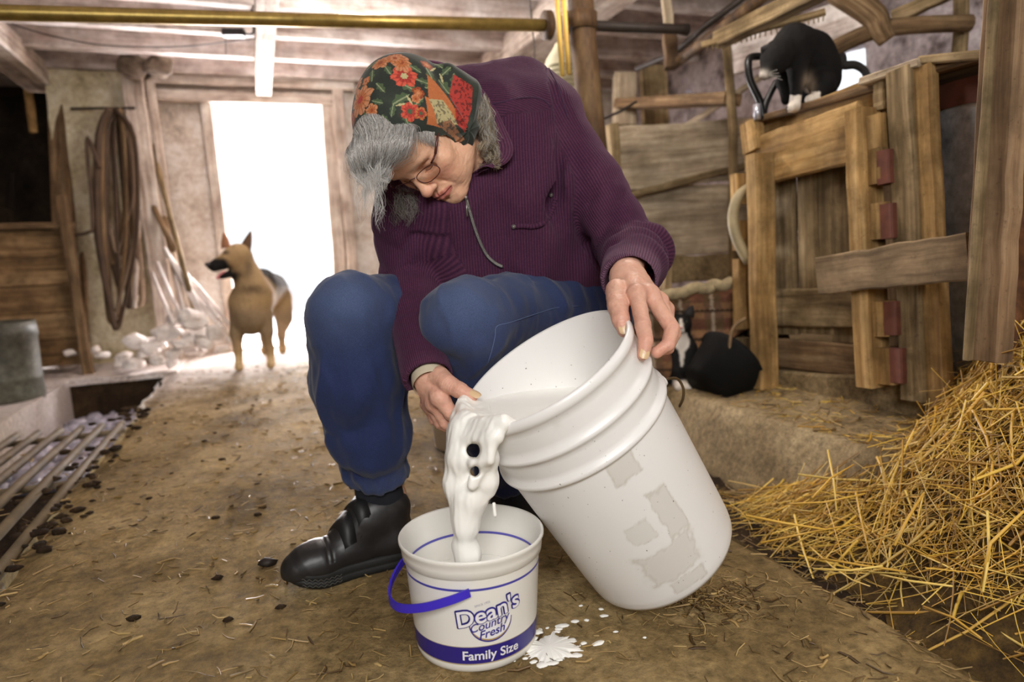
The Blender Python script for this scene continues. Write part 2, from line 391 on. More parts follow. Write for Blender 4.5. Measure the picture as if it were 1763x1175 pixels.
def dirtmat(name, a, b_, c_, sc=3., pale=False):
    m, nt, b = nmat(name); co = coords(nt)
    f = noise(nt, co, sc, 8, .68, .3); f2 = noise(nt, co, sc*14, 6, .75)
    st = noise(nt, coords(nt, None, (1, .35, 1)), sc*30, 4, .7)
    c = ramp(nt, f, [(.3, a), (.5, b_), (.72, c_)])
    c = mixc(nt, .55, c, ramp(nt, f2, [(.32, (.05, .05, .05, 1)), (.7, (.95, .95, .95, 1))]), 'OVERLAY')
    c = mixc(nt, math_(nt, 'MULTIPLY', ramp(nt, st, [(.6, (0, 0, 0, 1)), (.72, (1, 1, 1, 1))]), .3), c, lin(190, 160, 105))
    if pale:      # bare limey concrete down the walkway, doorway light put into its paler colour
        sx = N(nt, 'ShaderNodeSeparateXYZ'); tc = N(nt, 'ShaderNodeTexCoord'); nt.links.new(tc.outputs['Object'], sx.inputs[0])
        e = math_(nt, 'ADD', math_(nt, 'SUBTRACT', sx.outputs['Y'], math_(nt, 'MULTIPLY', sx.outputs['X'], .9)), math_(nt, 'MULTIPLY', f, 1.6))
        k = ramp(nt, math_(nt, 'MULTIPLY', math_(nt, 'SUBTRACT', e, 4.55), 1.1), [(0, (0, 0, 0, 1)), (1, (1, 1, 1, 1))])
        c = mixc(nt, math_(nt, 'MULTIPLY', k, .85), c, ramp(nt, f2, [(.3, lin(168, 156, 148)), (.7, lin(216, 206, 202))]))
    nt.links.new(c, b.inputs['Base Color'])
    nt.links.new(ramp(nt, f2, [(.3, (.72, .72, .72, 1)), (.7, (.98, .98, .98, 1))]), b.inputs['Roughness']); b.inputs['Specular IOR Level'].default_value = .18
    bump(nt, b, math_(nt, 'ADD', f, math_(nt, 'MULTIPLY', f2, .7)), .8, .012); return m
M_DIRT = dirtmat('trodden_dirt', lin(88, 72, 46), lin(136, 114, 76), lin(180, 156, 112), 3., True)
M_CURB = dirtmat('dirty_concrete', lin(84, 70, 48), lin(140, 120, 88), lin(178, 158, 122), 4.)
M_PALECON = dirtmat('pale_doorlit_concrete', lin(150, 136, 126), lin(196, 184, 176), lin(222, 214, 210), 4.)  # pale slab, with the doorway light on it put into the colour
M_MUCK = dirtmat('gutter_muck', lin(28, 20, 13), lin(48, 35, 23), lin(80, 60, 38), 6.)
M_PLASTER = noisy('whitewashed_stone', [(.22, lin(116, 98, 84)), (.40, lin(198, 184, 170)), (.65, lin(228, 220, 212))], 4, .9, .7, .02)
M_PLASTER2 = noisy('yellowed_plaster', [(.25, lin(112, 98, 72)), (.42, lin(194, 180, 146)), (.65, lin(222, 212, 186))], 5, .9, .7, .02)
M_WSTONE = noisy('limewashed_rubble_stone', [(.32, lin(92, 78, 74)), (.5, lin(188, 176, 178)), (.75, lin(214, 204, 208))], 6, .9, .8, .03)
M_DARKWALL = noisy('shade_dark_wall', [(.3, lin(22, 17, 12)), (.6, lin(56, 45, 33)), (.8, lin(86, 72, 54))], 4, .9, .4, .01)  # dark of the unlit recess put into the wall colour
M_WWOOD = wood('whitewashed_timber', lin(140, 122, 108), lin(196, 182, 170), lin(222, 212, 202), .85, .35, lin(110, 88, 70))
M_LIME = wood('limed_stick', lin(196, 182, 172), lin(228, 218, 212), lin(240, 234, 230), .9, .1)
M_CEIL = wood('dusty_white_ceiling', lin(164, 148, 138), lin(212, 200, 194), lin(232, 224, 220), .9, .45, lin(96, 76, 60))
M_OUT = noisy('bright_yard', [(.3, lin(200, 200, 205)), (.7, lin(240, 240, 245))], 4, .9, .2, .01)

def floor_z(P): return .006*vnoise(P, 3., 3, 3)+.003*vnoise(P, 14., 5, 2)-.05*smoothstep(.885, .935, P[:, 0]+.012*vnoise(P, 9., 8, 2))
fl = gridsheet(-.56, .94, 100, -1.6, 5.25, 340, floor_z)
def ragged(V, x0, side, amp=.035):
    """break the straight edge of a dirt surface at x0"""
    k = np.exp(-((V[:, 0]-x0)/.05)**2); q = np.stack([V[:, 1]*0, V[:, 1], V[:, 1]*0], 1); n_ = vnoise(q, 3.2, 77+side, 3)+.5*vnoise(q, 13., 78+side, 2)
    V[:, 0] += amp*n_*k; V[:, 2] -= .022*k*(V[:, 2] > -.05); return V
ragged(fl[0], -.56, 0)
sd = [gridsheet(-.56, -.56, 1, 0, 1, 1, lambda P: P[:, 2])]
side = roughbox((.90, -1.6, -.16), (.935, 5.25, -.03), .1, .006, 2, faces='X')
side2 = roughbox((-.6, -1.6, -.32), (-.54, 5.25, -.03), .1, .006, 3, faces='x')
ragged(side2[0], -.6, 0)
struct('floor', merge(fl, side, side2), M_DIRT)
mz = lambda P: -.10+.02*vnoise(P, 5., 4, 3)+.02*vnoise(P, 20., 14, 2)
struct('gutter', gridsheet(.90, 1.36, 24, -1.6, 5.25, 200, mz), M_MUCK)
def curb_z(P):
    x = P[:, 0]+.025*vnoise(P, 4., 31, 2)
    return -.12+.235*smoothstep(1.26, 1.345, x)+.012*vnoise(P, 6., 21, 3)+.02*smoothstep(1.4, 1.6, x)
struct('feed_platform', gridsheet(1.2, 3.1, 110, -1.6, 5.25, 220, curb_z), M_CURB)
struct('channel', gridsheet(-1.12, -.5, 20, -1.6, 4.95, 120, lambda P: -.26+.02*vnoise(P, 6., 41, 3)), M_MUCK)
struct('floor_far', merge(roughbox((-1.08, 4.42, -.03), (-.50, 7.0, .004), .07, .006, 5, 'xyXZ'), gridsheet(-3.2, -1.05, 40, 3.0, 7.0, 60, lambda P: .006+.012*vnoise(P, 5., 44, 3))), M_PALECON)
struct('pit_wall', roughbox((-1.08, 4.44, -.32), (-.5, 4.6, -.02), .06, .01, 25, 'yX'), M_MUCK)
struct('floor_left', merge(gridsheet(-3.2, -1.05, 30, -1.6, 3.3, 60, lambda P: .01*vnoise(P, 5., 44, 3)), roughbox((-1.4, -1.6, -.3), (-1.055, 4.8, .006), .1, .006, 5, 'XZ')), M_DIRT)
struct('yard', gridsheet(-8, 8, 20, 5.2, 20, 20, lambda P: -.02+.03*vnoise(P, 1., 51, 2)), M_OUT)

wb = merge(roughbox((-1.15, 5.2, -.1), (-.2, 5.55, 2.2), .07, .018, 11, 'yXZ'), roughbox((.52, 5.2, -.1), (3.3, 5.55, 2.2), .1, .018, 12, 'yx'), roughbox((-.27, 5.225, 1.7), (.59, 5.5, 2.2), .08, .006, 13, 'yz'))
struct('wall_back', wb, M_PLASTER)
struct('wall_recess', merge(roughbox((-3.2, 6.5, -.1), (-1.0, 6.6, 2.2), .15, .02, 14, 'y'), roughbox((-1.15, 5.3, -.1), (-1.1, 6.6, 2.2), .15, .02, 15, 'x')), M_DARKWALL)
struct('added_wall_front', roughbox((-3.3, -1.8, -.1), (3.3, -1.65, 2.2), .2, .02, 24, 'Y'), M_DARKWALL)  # unseen wall added behind the camera to cut the ambient light
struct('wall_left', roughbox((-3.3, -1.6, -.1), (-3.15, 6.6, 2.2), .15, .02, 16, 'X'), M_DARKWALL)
# right wall of limewashed rubble with two small light holes in it
def wall_strip(y0, y1, z0, z1, s, f='x'): return roughbox((3.0, y0, z0), (3.07, y1, z1), .07, .018, s, f)
wr = merge(wall_strip(-1.6, 2.78, -.1, 2.2, 17, 'xY'), wall_strip(2.78, 3.02, -.1, 1.30, 18, 'xZ'), wall_strip(2.78, 3.02, 1.60, 2.2, 19, 'xz'), wall_strip(3.02, 4.28, -.1, 2.2, 20, 'xyY'),
           wall_strip(4.28, 4.36, -.1, 1.66, 21, 'xZ'), wall_strip(4.28, 4.36, 1.72, 2.2, 22, 'xz'), wall_strip(4.36, 5.3, -.1, 2.2, 23, 'xy'))
struct('wall_right', wr, M_WSTONE)
# ceiling: boards over joists over long beams
ce = thing('ceiling', None, None, (0, 0, 2.0), kind='structure')
for i, x in enumerate(np.arange(-3.1, 3.2, .235)):
    part(ce, 'ceiling_board', plank((x, -1.2, 2.07+.004*(i % 3)), (x, 6.55, 2.07+.004*(i % 2)), (1, 0, 0), .225, .03, 8, .003, seed=i), M_CEIL, False)
for i, y in enumerate((-.6, .0, .55, 1.1, 1.6, 2.1, 2.85, 3.3, 3.74, 4.2, 4.66, 5.1)):
    part(ce, 'joist', plank((-3.1, y, 1.955), (3.0, y+.02, 1.965), (0, 0, 1), .19, .075, 20, .004, seed=50+i), M_CEIL, False)
part(ce, 'hanging_beam', plank((.135, 2.9, 1.79), (.135, 5.25, 1.79), (1, 0, 0), .095, .10, 8, .003, seed=71), M_WWOOD, False)
part(ce, 'long_beam', plank((1.68, -.9, 1.87), (1.68, 5.25, 1.87), (1, 0, 0), .27, .16, 14, .008, seed=72), M_WWOOD, False)
part(ce, 'side_beam', plank((-1.2, -.9, 1.83), (-1.2, 5.3, 1.83), (1, 0, 0), .17, .14, 14, .008, seed=73), M_WWOOD, False)
# back doorway: lintel and jamb boards
dj = thing('door_1', None, None, (.17, 5.2, 0), kind='structure')
part(dj, 'lintel', plank((-.62, 5.16, 1.73), (.62, 5.16, 1.73), (0, 0, 1), .07, .1, 8, .004, seed=81), M_WWOOD, False)
part(dj, 'lintel', plank((-.55, 5.17, 1.865), (.75, 5.17, 1.865), (0, 0, 1), .12, .09, 8, .004, seed=82), M_WWOOD, False)
part(dj, 'jamb', plank((-.205, 5.19, 0), (-.235, 5.19, 1.70), (1, 0, 0), .07, .09, 10, .004, seed=83), M_WWOOD, False)
part(dj, 'jamb', plank((.55, 5.16, -.02), (.56, 5.16, 1.72), (1, 0, 0), .09, .08, 10, .005, seed=84), M_WWOOD, False)
part(dj, 'jamb', plank((.655, 5.10, -.02), (.63, 5.12, 1.80), (1, 0, 0), .07, .05, 10, .005, seed=85), M_WWOOD, False)
part(dj, 'sill', plank((-.3, 5.35, -.01), (.6, 5.35, -.01), (0, 1, 0), .34, .05, 8, .004, seed=86), M_OUT, False)

# ------------------------------------------------------------------ fittings overhead
M_BRASS = plain('tarnished_brass', lin(176, 150, 84), .38, .75, var=.45, sc=26)
M_RUST = noisy('rusty_iron', [(.3, lin(38, 25, 16)), (.5, lin(80, 58, 36)), (.7, lin(118, 96, 66))], 9, .7, .5, .004, stretch=(1, 1, .3))
M_DKIRON = plain('dark_iron', lin(58, 48, 42), .6, .4, var=.5, sc=14)
M_BLACK = plain('black_metal', lin(26, 24, 25), .35, .3, var=.3)
M_DOWEL = wood('varnished_dowel', lin(168, 128, 58), lin(206, 168, 84), lin(226, 192, 112), .5, 0, gs=.6)
M_OLD = wood('weathered_board', lin(78, 64, 44), lin(132, 112, 82), lin(168, 148, 114), .85, .55, lin(70, 58, 36))
M_GREY = wood('grey_board', lin(112, 96, 78), lin(160, 144, 122), lin(188, 174, 152), .88, .3, lin(94, 80, 54))
M_PALLET = wood('warm_pallet_board', lin(112, 82, 46), lin(164, 130, 82), lin(200, 168, 118), .85, .6, lin(92, 72, 44))
M_BROWN = wood('dark_brown_board', lin(72, 54, 36), lin(116, 92, 66), lin(150, 128, 98), .85, .35, lin(42, 32, 22))
M_RED = plain('worn_red_paint', lin(122, 70, 54), .75, var=.5, sc=22)
M_PALE = plain('pale_plastic', lin(206, 200, 168), .5, var=.12)

pp = thing('overhead_pipe', 'long tarnished brass pipe running under the ceiling from the left edge to the iron post', 'pipe', (0, 2.45, 1.4))
part(pp, 'pipe', tube([(-2.6, 2.45, 1.268), (-.64, 2.45, 1.366), (.1, 2.45, 1.40), (1.09, 2.45, 1.448)], .0225, 16), M_BRASS)
part(pp, 'pipe_flange', lathe([(-.012, .0), (-.012, .052), (.012, .052), (.012, .0)], (1.085, 2.45, 1.448), (1, 0, .05), 24), M_RUST, label='rusty round flange at the end of the pipe')
pk = tag(add_mesh('dark_pipe', *tube([(1.26, 2.5, 1.475), (1.7, 2.5, 1.49), (1.735, 2.5, 1.49)], [.02, .02, .024], 14)[:2], M_DKIRON), 'short dark pipe running to the right out of the rusty post', 'pipe')
post = thing('iron_post', 'thick rusty upright iron post behind the woman\'s shoulder', 'post', (1.22, 2.4, -.1))
part(post, 'shaft', tube([(1.26, 2.36, -.1), (1.235, 2.37, .9), (1.215, 2.4, 1.3), (1.19, 2.43, 2.0)], .049, 20), M_RUST)
part(post, 'collar', lathe([(-.03, .046), (-.03, .062), (.03, .062), (.03, .046)], (1.205, 2.41, 1.455), (0, 0, 1), 20), M_RUST)
for i, (a, b, l) in enumerate((((957, -30), (968, 131), 'longer yellow wooden dowel hanging left of the other, in front of the rusty post'), ((969, -30), (979, 128), 'shorter yellow wooden dowel hanging right of the other, in front of the rusty post'))):
    tag(add_mesh('wooden_dowel', *tube([D(*a, 2.25), D(*b, 2.25)], .0085, 8), M_DOWEL) if False else add_mesh('wooden_dowel', *(lambda q: (q[0], q[1]))(tube([D(*a, 2.25), D(*b, 2.25)], .0085, 8)), M_DOWEL, attrs=tube([D(*a, 2.25), D(*b, 2.25)], .0085, 8)[2]), l, 'dowel', 'yellow dowels hanging by the iron post')
c0 = D(972, 213, 2.9)
cn = thing('ribbed_can', 'pale ribbed plastic container hanging behind the rusty post', 'container', c0)
pr = [(0, 0), (0, .07), (.12, .076)]+[(.12+.02*i+d, .076+q) for i in range(6) for d, q in ((0, 0), (.005, .007), (.011, .007), (.016, 0))]+[(.26, .07), (.31, .035), (.325, .03), (.325, 0)]
part(cn, 'body', lathe(pr, c0, (0, 0, 1), 28), M_PALE)
part(cn, 'wire', tube([c0+(0, 0, .32), c0+(.0, 0, .62)], .002, 5), M_DKIRON)
hk = [D(915, 62, 2.7)+np.array([0, .05, .42]), D(918, 62, 2.7), D(920, 90, 2.7), D(919, 112, 2.7), D(914, 118, 2.7), D(911, 108, 2.7), D(914, 98, 2.7)]
tag(add_mesh('wire_hook', *tube(spline(hk, 16), .003, 6)[:2], M_DKIRON), 'thin dark wire hook hanging left of the pale ribbed container', 'hook')
# hung bits under the left of the ceiling
for i, (x, y, l, rr) in enumerate(((229, 112, 'left of two round brown nests hanging under the joist', .075), (272, 114, 'right of two round brown nests hanging under the joist', .07))):
    c = D(x, y, 4.15)
    V, F, _ = stone((0, 0, 0), 1., 5+i, 16); V = V*np.array([rr*1.1, rr, rr*.8]); V += c; V += .01*vnoise(V, 20, i)[:, None]
    tag(add_mesh('hanging_nest', V, F, noisy('nest_mud_%d' % i, [(.3, lin(78, 64, 52)), (.7, lin(140, 124, 108))], 20)), l, 'nest', 'round nests under the joist')
bx = thing('cable_box', 'small black switch box with a bent conduit under the pipe at the ceiling', 'box', D(405, 56, 3.4))
part(bx, 'box', plank(D(384, 57, 3.4), D(420, 57, 3.4), UP, .036, .04, 2, .0005, .003), M_BLACK, False)
part(bx, 'conduit', tube(spline([D(418, 58, 3.4), D(434, 59, 3.4), D(437, 45, 3.4), D(431, 0, 3.4), D(429, -20, 3.4)], 14), .006, 6), M_BLACK)
part(bx, 'wire', tube([D(388, 60, 3.4), D(389, 95, 3.4)], .002, 5), M_BLACK)
tag(add_mesh('sagging_wire', *tube(spline([D(20, 42, 3.2), D(90, 62, 3.2), D(170, 77, 3.2), D(250, 81, 3.2), D(330, 79, 3.2), D(440, 66, 3.2)], 30)-np.array([0, 0, .0]), .003, 5)[:2], M_DKIRON), 'thin dark wire sagging beneath the ceiling near the left end of the pipe', 'wire')
# right-hand overhead clutter
def bar(name, a, b, w, t, mat, label, cat, wv=None, group=None, n=6, **k):
    q = plank(a, b, UP if wv is None else wv, w, t, n, .003, **k)
    return tag(add_mesh(name, q[0], q[1], mat, None, False, attrs=q[2]), label, cat, group)
def rod(name, pts, r, mat, label, cat, group=None, n=10):
    q = tube(pts, r, n); return tag(add_mesh(name, q[0], q[1], mat, attrs=q[2]), label, cat, group)
bk = thing('hanging_bracket', 'grey timber hanger with an iron shoe hanging beyond the dark pipe end', 'bracket', D(1155, 0, 3.0))
part(bk, 'hanger', plank(D(1143, -40, 3.), D(1154, 70, 3.), RT, .042, .03, 5, .003), M_GREY, False)
part(bk, 'shoe', plank(D(1152, 60, 2.98), D(1156, 118, 2.98), RT, .055, .05, 5, .005), M_RUST, False, label='rusty iron shoe')
rod('overhead_rail', [D(1160, 112, 3.), D(1225, 62, 2.75), D(1345, -30, 2.35)], .022, M_RUST, 'rusty round rail slanting up to the right beyond the dark pipe', 'rail')
bar('slanting_timber', D(1236, 70, 2.5), D(1460, -40, 1.95), .055, .05, M_OLD, 'warm brown timber slanting up towards the top right above the rake', 'timber')
rod('lower_rail', [D(1096, 118, 3.3), D(1160, 92, 3.1), D(1215, 45, 2.9), D(1290, -12, 2.7)], .014, M_DKIRON, 'thin dark rail slanting above the hanging bracket', 'rail')
bar('ceiling_plank', D(1260, 100, 3.1), D(1500, 20, 2.6), .16, .03, M_CEIL, 'wide dusty plank slung level behind the rake', 'plank')
rk = thing('hay_rake', 'old wooden hay rake stored overhead with its row of teeth pointing down', 'rake', D(1320, 50, 2.4))
a, b = D(1208, 78, 2.5), D(1421, 20, 2.3)
part(rk, 'rake_head', plank(a, b, UP, .022, .02, 8, .001), M_OLD, False)
for i in range(24):
    q = a+(b-a)*(.05+.94*i/23.); part(rk, 'tooth', tube([q, q-UP*.03+RT*.004*np.sin(i)], [.0035, .002], 5), M_OLD)
rod('upright_stake', [D(1250, 70, 3.), D(1256, 140, 3.), D(1262, 222, 3.), D(1262, 222, 3.)*np.array([1, 1, 0])+(0, 0, .1)], .02, M_OLD, 'pale round stake standing upright behind the plank partition', 'stake')
rod('rear_brace', [D(1180, 218, 3.4), D(1262, 165, 3.2), D(1330, 118, 3.)], .016, M_GREY, 'slender grey brace leaning across behind the upright stake', 'brace')
bar('wall_beam', D(1075, 218, 3.8), D(1075, 130, 3.8), .12, .1, M_GREY, 'short grey timber upright behind the plank partition beside the iron post', 'timber', RT)
bar('wall_beam', D(1128, 218, 3.9), D(1124, 118, 3.9), .14, .1, M_OLD, 'darker timber upright behind the plank partition, right of the grey one', 'timber', RT)
bar('rear_shelf', D(1070, 180, 3.78), D(1262, 170, 3.02), .05, .10, M_BROWN, 'dark shelf board low on the far wall under the light hole', 'shelf')
rod('iron_rod', [D(1031, 208, 3.0), D(1068, 192, 3.0), D(1096, 175, 3.0)], .006, M_DKIRON, 'thin iron rod slanting beside the rusty post', 'rod')
rod('bark_pole', spline([D(1420, 92, 2.5), D(1480, 62, 2.45), D(1530, 48, 2.4), D(1600, 42, 2.4), D(1670, 40, 2.4)], 14), [.03]*14, M_BROWN, 'bark covered pole lying level high above the crate', 'pole')
rod('forked_branch', spline([D(1440, -20, 2.4), D(1502, 25, 2.4), D(1516, 52, 2.4), D(1528, 70, 2.4)], 12), np.linspace(.05, .03, 12), M_BROWN, 'thick stub of branch hanging down onto the bark pole', 'branch')
bar('roof_lath', D(1538, 30, 2.5), D(1660, -25, 2.3), .05, .03, M_OLD, 'greyish lath slanting up to the right above the bark pole', 'lath')
rod('upright_pole', [D(1655, -20, 2.45), D(1655, 50, 2.45), D(1650, 110, 2.45)], .026, M_OLD, 'short mossy pole standing between the crate top and the bark pole', 'pole')

# ------------------------------------------------------------------ left part of the back wall
lw = roughbox((-1.14, 5.10, -.05), (-.66, 5.24, 1.86), .05, .015, 91, 'yXx')
tag(add_mesh('plaster_panel', lw[0], lw[1], M_PLASTER2), kind='structure')
pw = thing('timber_post', 'whitewashed upright timber on the back wall right of the hanging straps', 'post', (-.62, 4.98, 0))
part(pw, 'post', plank((-.585, 4.98, 0), (-.64, 5.0, 1.82), (1, 0, 0), .115, .1, 12, .005, seed=101), M_WWOOD, False)
part(pw, 'batten', plank((-.51, 5.03, .3), (-.545, 5.05, 1.8), (1, 0, 0), .045, .04, 10, .004, seed=102), M_WWOOD, False)
for i, (a, b, r, l) in enumerate((((262, 250), (338, 548), .016, 'brown pole leaning on the back wall behind the pale sticks'), ((243, 300), (232, 530), .014, 'thin pale pole leaning against the whitewashed post'), ((252, 330), (300, 430), .018, 'short brown pole slanting right of the whitewashed post'), ((283, 375), (322, 560), .02, 'dark brown pole leaning by the stick heap'))):
    rod('leaning_pole', [D(*a, 4.45), D(*b, 4.15)], r, [M_OLD, M_WWOOD, M_BROWN, M_BROWN][i], l, 'pole')
# straps hanging on a peg
st = thing('hanging_straps', 'bundle of long brown harness straps looped over a peg on the back wall', 'straps', D(180, 185, 4.2))
part(st, 'peg', tube([D(122, 187, 4.25), D(232, 186, 4.25)], .008, 8), M_DKIRON)
M_STRAP = plain('old_leather', lin(92, 70, 52), .75, var=.5, sc=8)
M_STRAP2 = plain('dusty_leather', lin(140, 116, 94), .8, var=.4, sc=8)
sr = np.random.default_rng(12)
for i in range(11):
    xl, xr = 170+sr.uniform(-4, 16), 198+sr.uniform(0, 40); yb = sr.uniform(400, 565) if i else 565; d = 4.12+.016*i; xb = (xl+xr)/2+sr.uniform(-4, 10)
    if i < 7: c = [D(190+sr.uniform(-6, 8), 188, d), D(xl, 235, d-.01), D(xl+sr.uniform(-5, 4), (230+yb)/2, d), D(xb-8, yb-22, d), D(xb, yb, d), D(xb+9, yb-26, d+.01), D(xr, (240+yb)/2, d+.02), D(xr-4, 240, d+.02), D(198+sr.uniform(-4, 8), 187, d+.01)]
    else: c = [D(196+sr.uniform(-4, 10), 186, d), D(xr-6, 250, d), D(xr+4, 380, d+.01), D(xr+8+sr.uniform(-4, 8), yb-20, d+.02), D(xr+10, yb+6, d+.02)]
    part(st, 'strap', tube(spline(c, 34), sr.uniform(.012, .021), 6, squash=.42), [M_STRAP, M_STRAP2, M_BROWN][i % 3])
part(st, 'loop', tube(spline([D(172, 290, 4.1), D(150, 240, 4.1), D(160, 380, 4.1), D(152, 400, 4.1), D(128, 405, 4.1)], 24), .011, 6), M_STRAP)
ct = D(108, 220, 4.4)
V, F = gridsheet(-.5, .5, 10, 0, 1, 20, lambda P: 0*P[:, 0])
V2 = np.array([D(112+V[i, 0]*34+8*np.sin(V[i, 1]*7)*V[i, 1], 140+V[i, 1]*(118+26*np.cos(V[i, 0]*9)), 4.45-.03*np.sin(V[i, 0]*14+V[i, 1]*2)) for i in range(len(V))])
tag(add_mesh('hanging_sack', np.concatenate([V2, V2+FW*.012]), [np.concatenate([F, F[:, ::-1]+len(V2)])], plain('grey_sacking', lin(150, 138, 126), .95, var=.4, sc=14)), 'dusty grey sacking hanging at the corner of the dark recess', 'sack')
# dark recess: partition, posts, rack
sp = thing('stall_partition', 'low brown boarded stall partition below the dark recess', 'partition', D(60, 600, 4.35))
M_STALL = wood('mud_spattered_board', lin(74, 56, 36), lin(130, 102, 70), lin(160, 132, 96), .9, .6, lin(60, 46, 30), .5)
p0 = PF(125, 388, 4.7); zt = .86
for i in range(5):
    z0 = .06+i*.16
    part(sp, 'board', plank((-2.6, 4.7, z0+.08), (-1.0, 4.7, z0+.08), (0, 0, 1), .156, .03, 10, .003, seed=120+i), M_STALL, False)
part(sp, 'top_rail', plank((-2.6, 4.68, .88), (-.99, 4.68, .88), (0, 0, 1), .035, .08, 8, .004, seed=126), M_BROWN, False)
part(sp, 'end_post', plank((-1.0, 4.64, 0), (-1.03, 4.66, 1.05), (1, 0, 0), .05, .06, 6, .005, seed=127), M_BROWN, False)
bar('recess_post', D(100, 145, 4.3), D(118, 560, 4.3), .10, .09, M_BROWN, 'dark squared post at the mouth of the recess on the left', 'post', RT)
bar('recess_lath', D(46, 135, 4.5), D(58, 228, 4.5), .045, .03, M_PALLET, 'short brown lath hanging in the dark recess', 'lath', RT)
bar('recess_board', D(140, 385, 4.42), D(150, 590, 4.3), .03, .03, M_BROWN, 'thin dark upright stake right of the stall partition', 'stake', RT)
rg = thing('coil_spring', 'grey coiled spring hanging in the dark recess', 'spring', D(18, 300, 4.8))
tt = np.linspace(0, 1, 120); cc = np.array([D(18+9*np.cos(u*70), 298+u*62+2*np.sin(u*70), 4.8+.03*np.sin(u*70)) for u in tt])
part(rg, 'coil', tube(cc, .004, 5), M_DKIRON)
br = thing('metal_barrel', 'dark dented metal can standing at the left edge by the drain pit', 'barrel', G(10, 690))
part(br, 'body', lathe([(0, 0), (.0, .165), (.02, .17), (.10, .165), (.11, .17), (.12, .165), (.30, .165), (.32, .172), (.385, .165), (.385, .155), (.03, .15), (.03, 0)], G(10, 690), (0, 0, 1), 36), noisy('dull_zinc', [(.3, lin(48, 44, 36)), (.6, lin(92, 90, 78)), (.8, lin(140, 144, 132))], 5, .5, .3, .004))
# rubble, stones and sticks in the lit corner
M_STONE = noisy('limey_stone', [(.3, lin(196, 182, 172)), (.5, lin(228, 220, 214)), (.8, lin(244, 240, 238))], 9, .9, .6, .01)
rs = np.random.default_rng(5)
spots = [(290, 572, .075, .045), (332, 552, .07, .055), (345, 578, .10, .045), (306, 548, .06, .045), (262, 592, .085, .035), (232, 588, .06, .04), (318, 592, .07, .03), (372, 572, .05, .05)]
for k in range(34):
    x = rs.uniform(105, 385); spots.append((x, rs.uniform(596, 628) if x < 300 else rs.uniform(575, 612), rs.uniform(.025, .05), rs.uniform(.018, .034)))
for i, (x, y, w, h) in enumerate(spots):
    c = D(x, y, 4.25-.3*rs.random()); c[2] = max(c[2], h*.75)
    q = stone((0, 0, 0), 1., 20+i, 12); V = q[0]*np.array([w, w*.8, h])+c
    tag(add_mesh('stone', V, q[1], M_STONE, smooth=False), 'pale lime crusted stone in the rubble heap below the leaning sticks', 'stone', 'rubble stones in the lit corner')
for i, (a, b, r) in enumerate((((283, 428), (356, 560), .014), ((292, 440), (372, 556), .012), ((305, 470), (380, 565), .014), ((320, 470), (392, 575), .012), ((299, 462), (318, 540), .012), ((330, 480), (396, 560), .010), ((345, 500), (398, 590), .012), ((262, 470), (300, 560), .010), ((270, 452), (318, 556), .012), ((340, 492), (376, 548), .013), ((312, 448), (352, 545), .012))):
    rod('stick', [D(*a, 4.3), (D(*a, 4.3)+D(*b, 4.15))/2+rng.normal(0, .008, 3), D(*b, 4.0)], [r, r*.9, r], M_LIME, 'pale lime dusted stick leaning on the back wall above the rubble', 'stick', 'pale sticks leaning in the lit corner', 7)
# wet pebbles in the pit
M_WET = plain('wet_pebble', lin(176, 170, 184), .16, spec=.8, var=.5, sc=30)  # wet stones, reflected doorway light put into the lavender colour
L = [stone((rng.uniform(-1.03, -.6), rng.uniform(3.1, 4.36), -.235+.02*rng.random()), .028+.02*rng.random(), 300+i, 8) for i in range(220)]
tag(add_mesh('pit_pebbles', *merge(*L)[:2], M_WET), 'wet grey pebbles lying in the open drain pit', 'pebbles', kind='stuff')
gr = thing('floor_grate', 'rusty barred grate over the drain channel at the left edge', 'grate', (-.8, 2.4, 0))
M_GRATE = plain('worn_steel_bar', lin(112, 94, 68), .72, .0, var=.5, sc=12)
for i in range(7):
    x = -1.0+i*.072
    part(gr, 'bar', tube([(x, 1.55, -.004), (x, 2.3, .004), (x, 3.08, -.002)], .0135, 8), M_GRATE)
for y in (1.62, 2.35, 3.02): part(gr, 'cross_bar', tube([(-1.05, y, -.022), (-.55, y, -.022)], .011, 8), M_GRATE)

# clods of dirt and dung trodden on the left of the floor
L = []
for i in range(150):
    x_ = rng.uniform(-.56, .0) if i % 4 == 0 else rng.normal(-.56, .05); y_ = rng.uniform(1.2, 3.4); r_ = rng.uniform(.003, .008)*(1.7 if x_ < -.48 else 1); q = stone((x_, y_, .003), 1., i, 6); V = (q[0]-(x_, y_, .003))*np.array([r_*1.4, r_, r_*.6])+(x_, y_, .003); L.append((V, q[1]))
tag(add_mesh('dirt_clods', *merge(*L)[:2], M_MUCK), 'dark clods of dirt scattered on the walkway and by the grate', 'dirt', kind='stuff')
# ------------------------------------------------------------------ plank partition behind the woman
pl = thing('plank_partition', 'old grey-brown plank partition between the iron post and the crate', 'partition', PF(1170, 500, 2.8))
X = np.array([1., 0, 0])
def pb(x0, y0, x1, y1, w, t, mat, dy=0., s=0, tp=0., parent=pl, name='board'):
    return part(pl, name, plank(PF(x0, y0, 2.8+dy), PF(x1, y1, 2.8+dy), (0, 0, 1), w, t, 10, .006, taper=tp, seed=s), mat, False)
pb(1062, 276, 1330, 252, .285, .03, M_GREY, 0., 201)
pb(1070, 385, 1340, 372, .33, .03, M_GREY, .03, 202)
pb(1148, 466, 1340, 452, .125, .03, M_WWOOD if False else M_CURB, .0, 203)
part(pl, 'ledge', plank(PF(1080, 338, 2.77), PF(1300, 280, 2.77), (0, 0, 1), .03, .03, 8, .005, seed=204), M_OLD, False, label='narrow slanting ledge across the boards')
part(pl, 'end_post', plank(PF(1052, 215, 2.77), PF(1075, 500, 2.77), (1, 0, 0), .05, .06, 8, .006, seed=205), M_OLD, False, label='mossy end post')
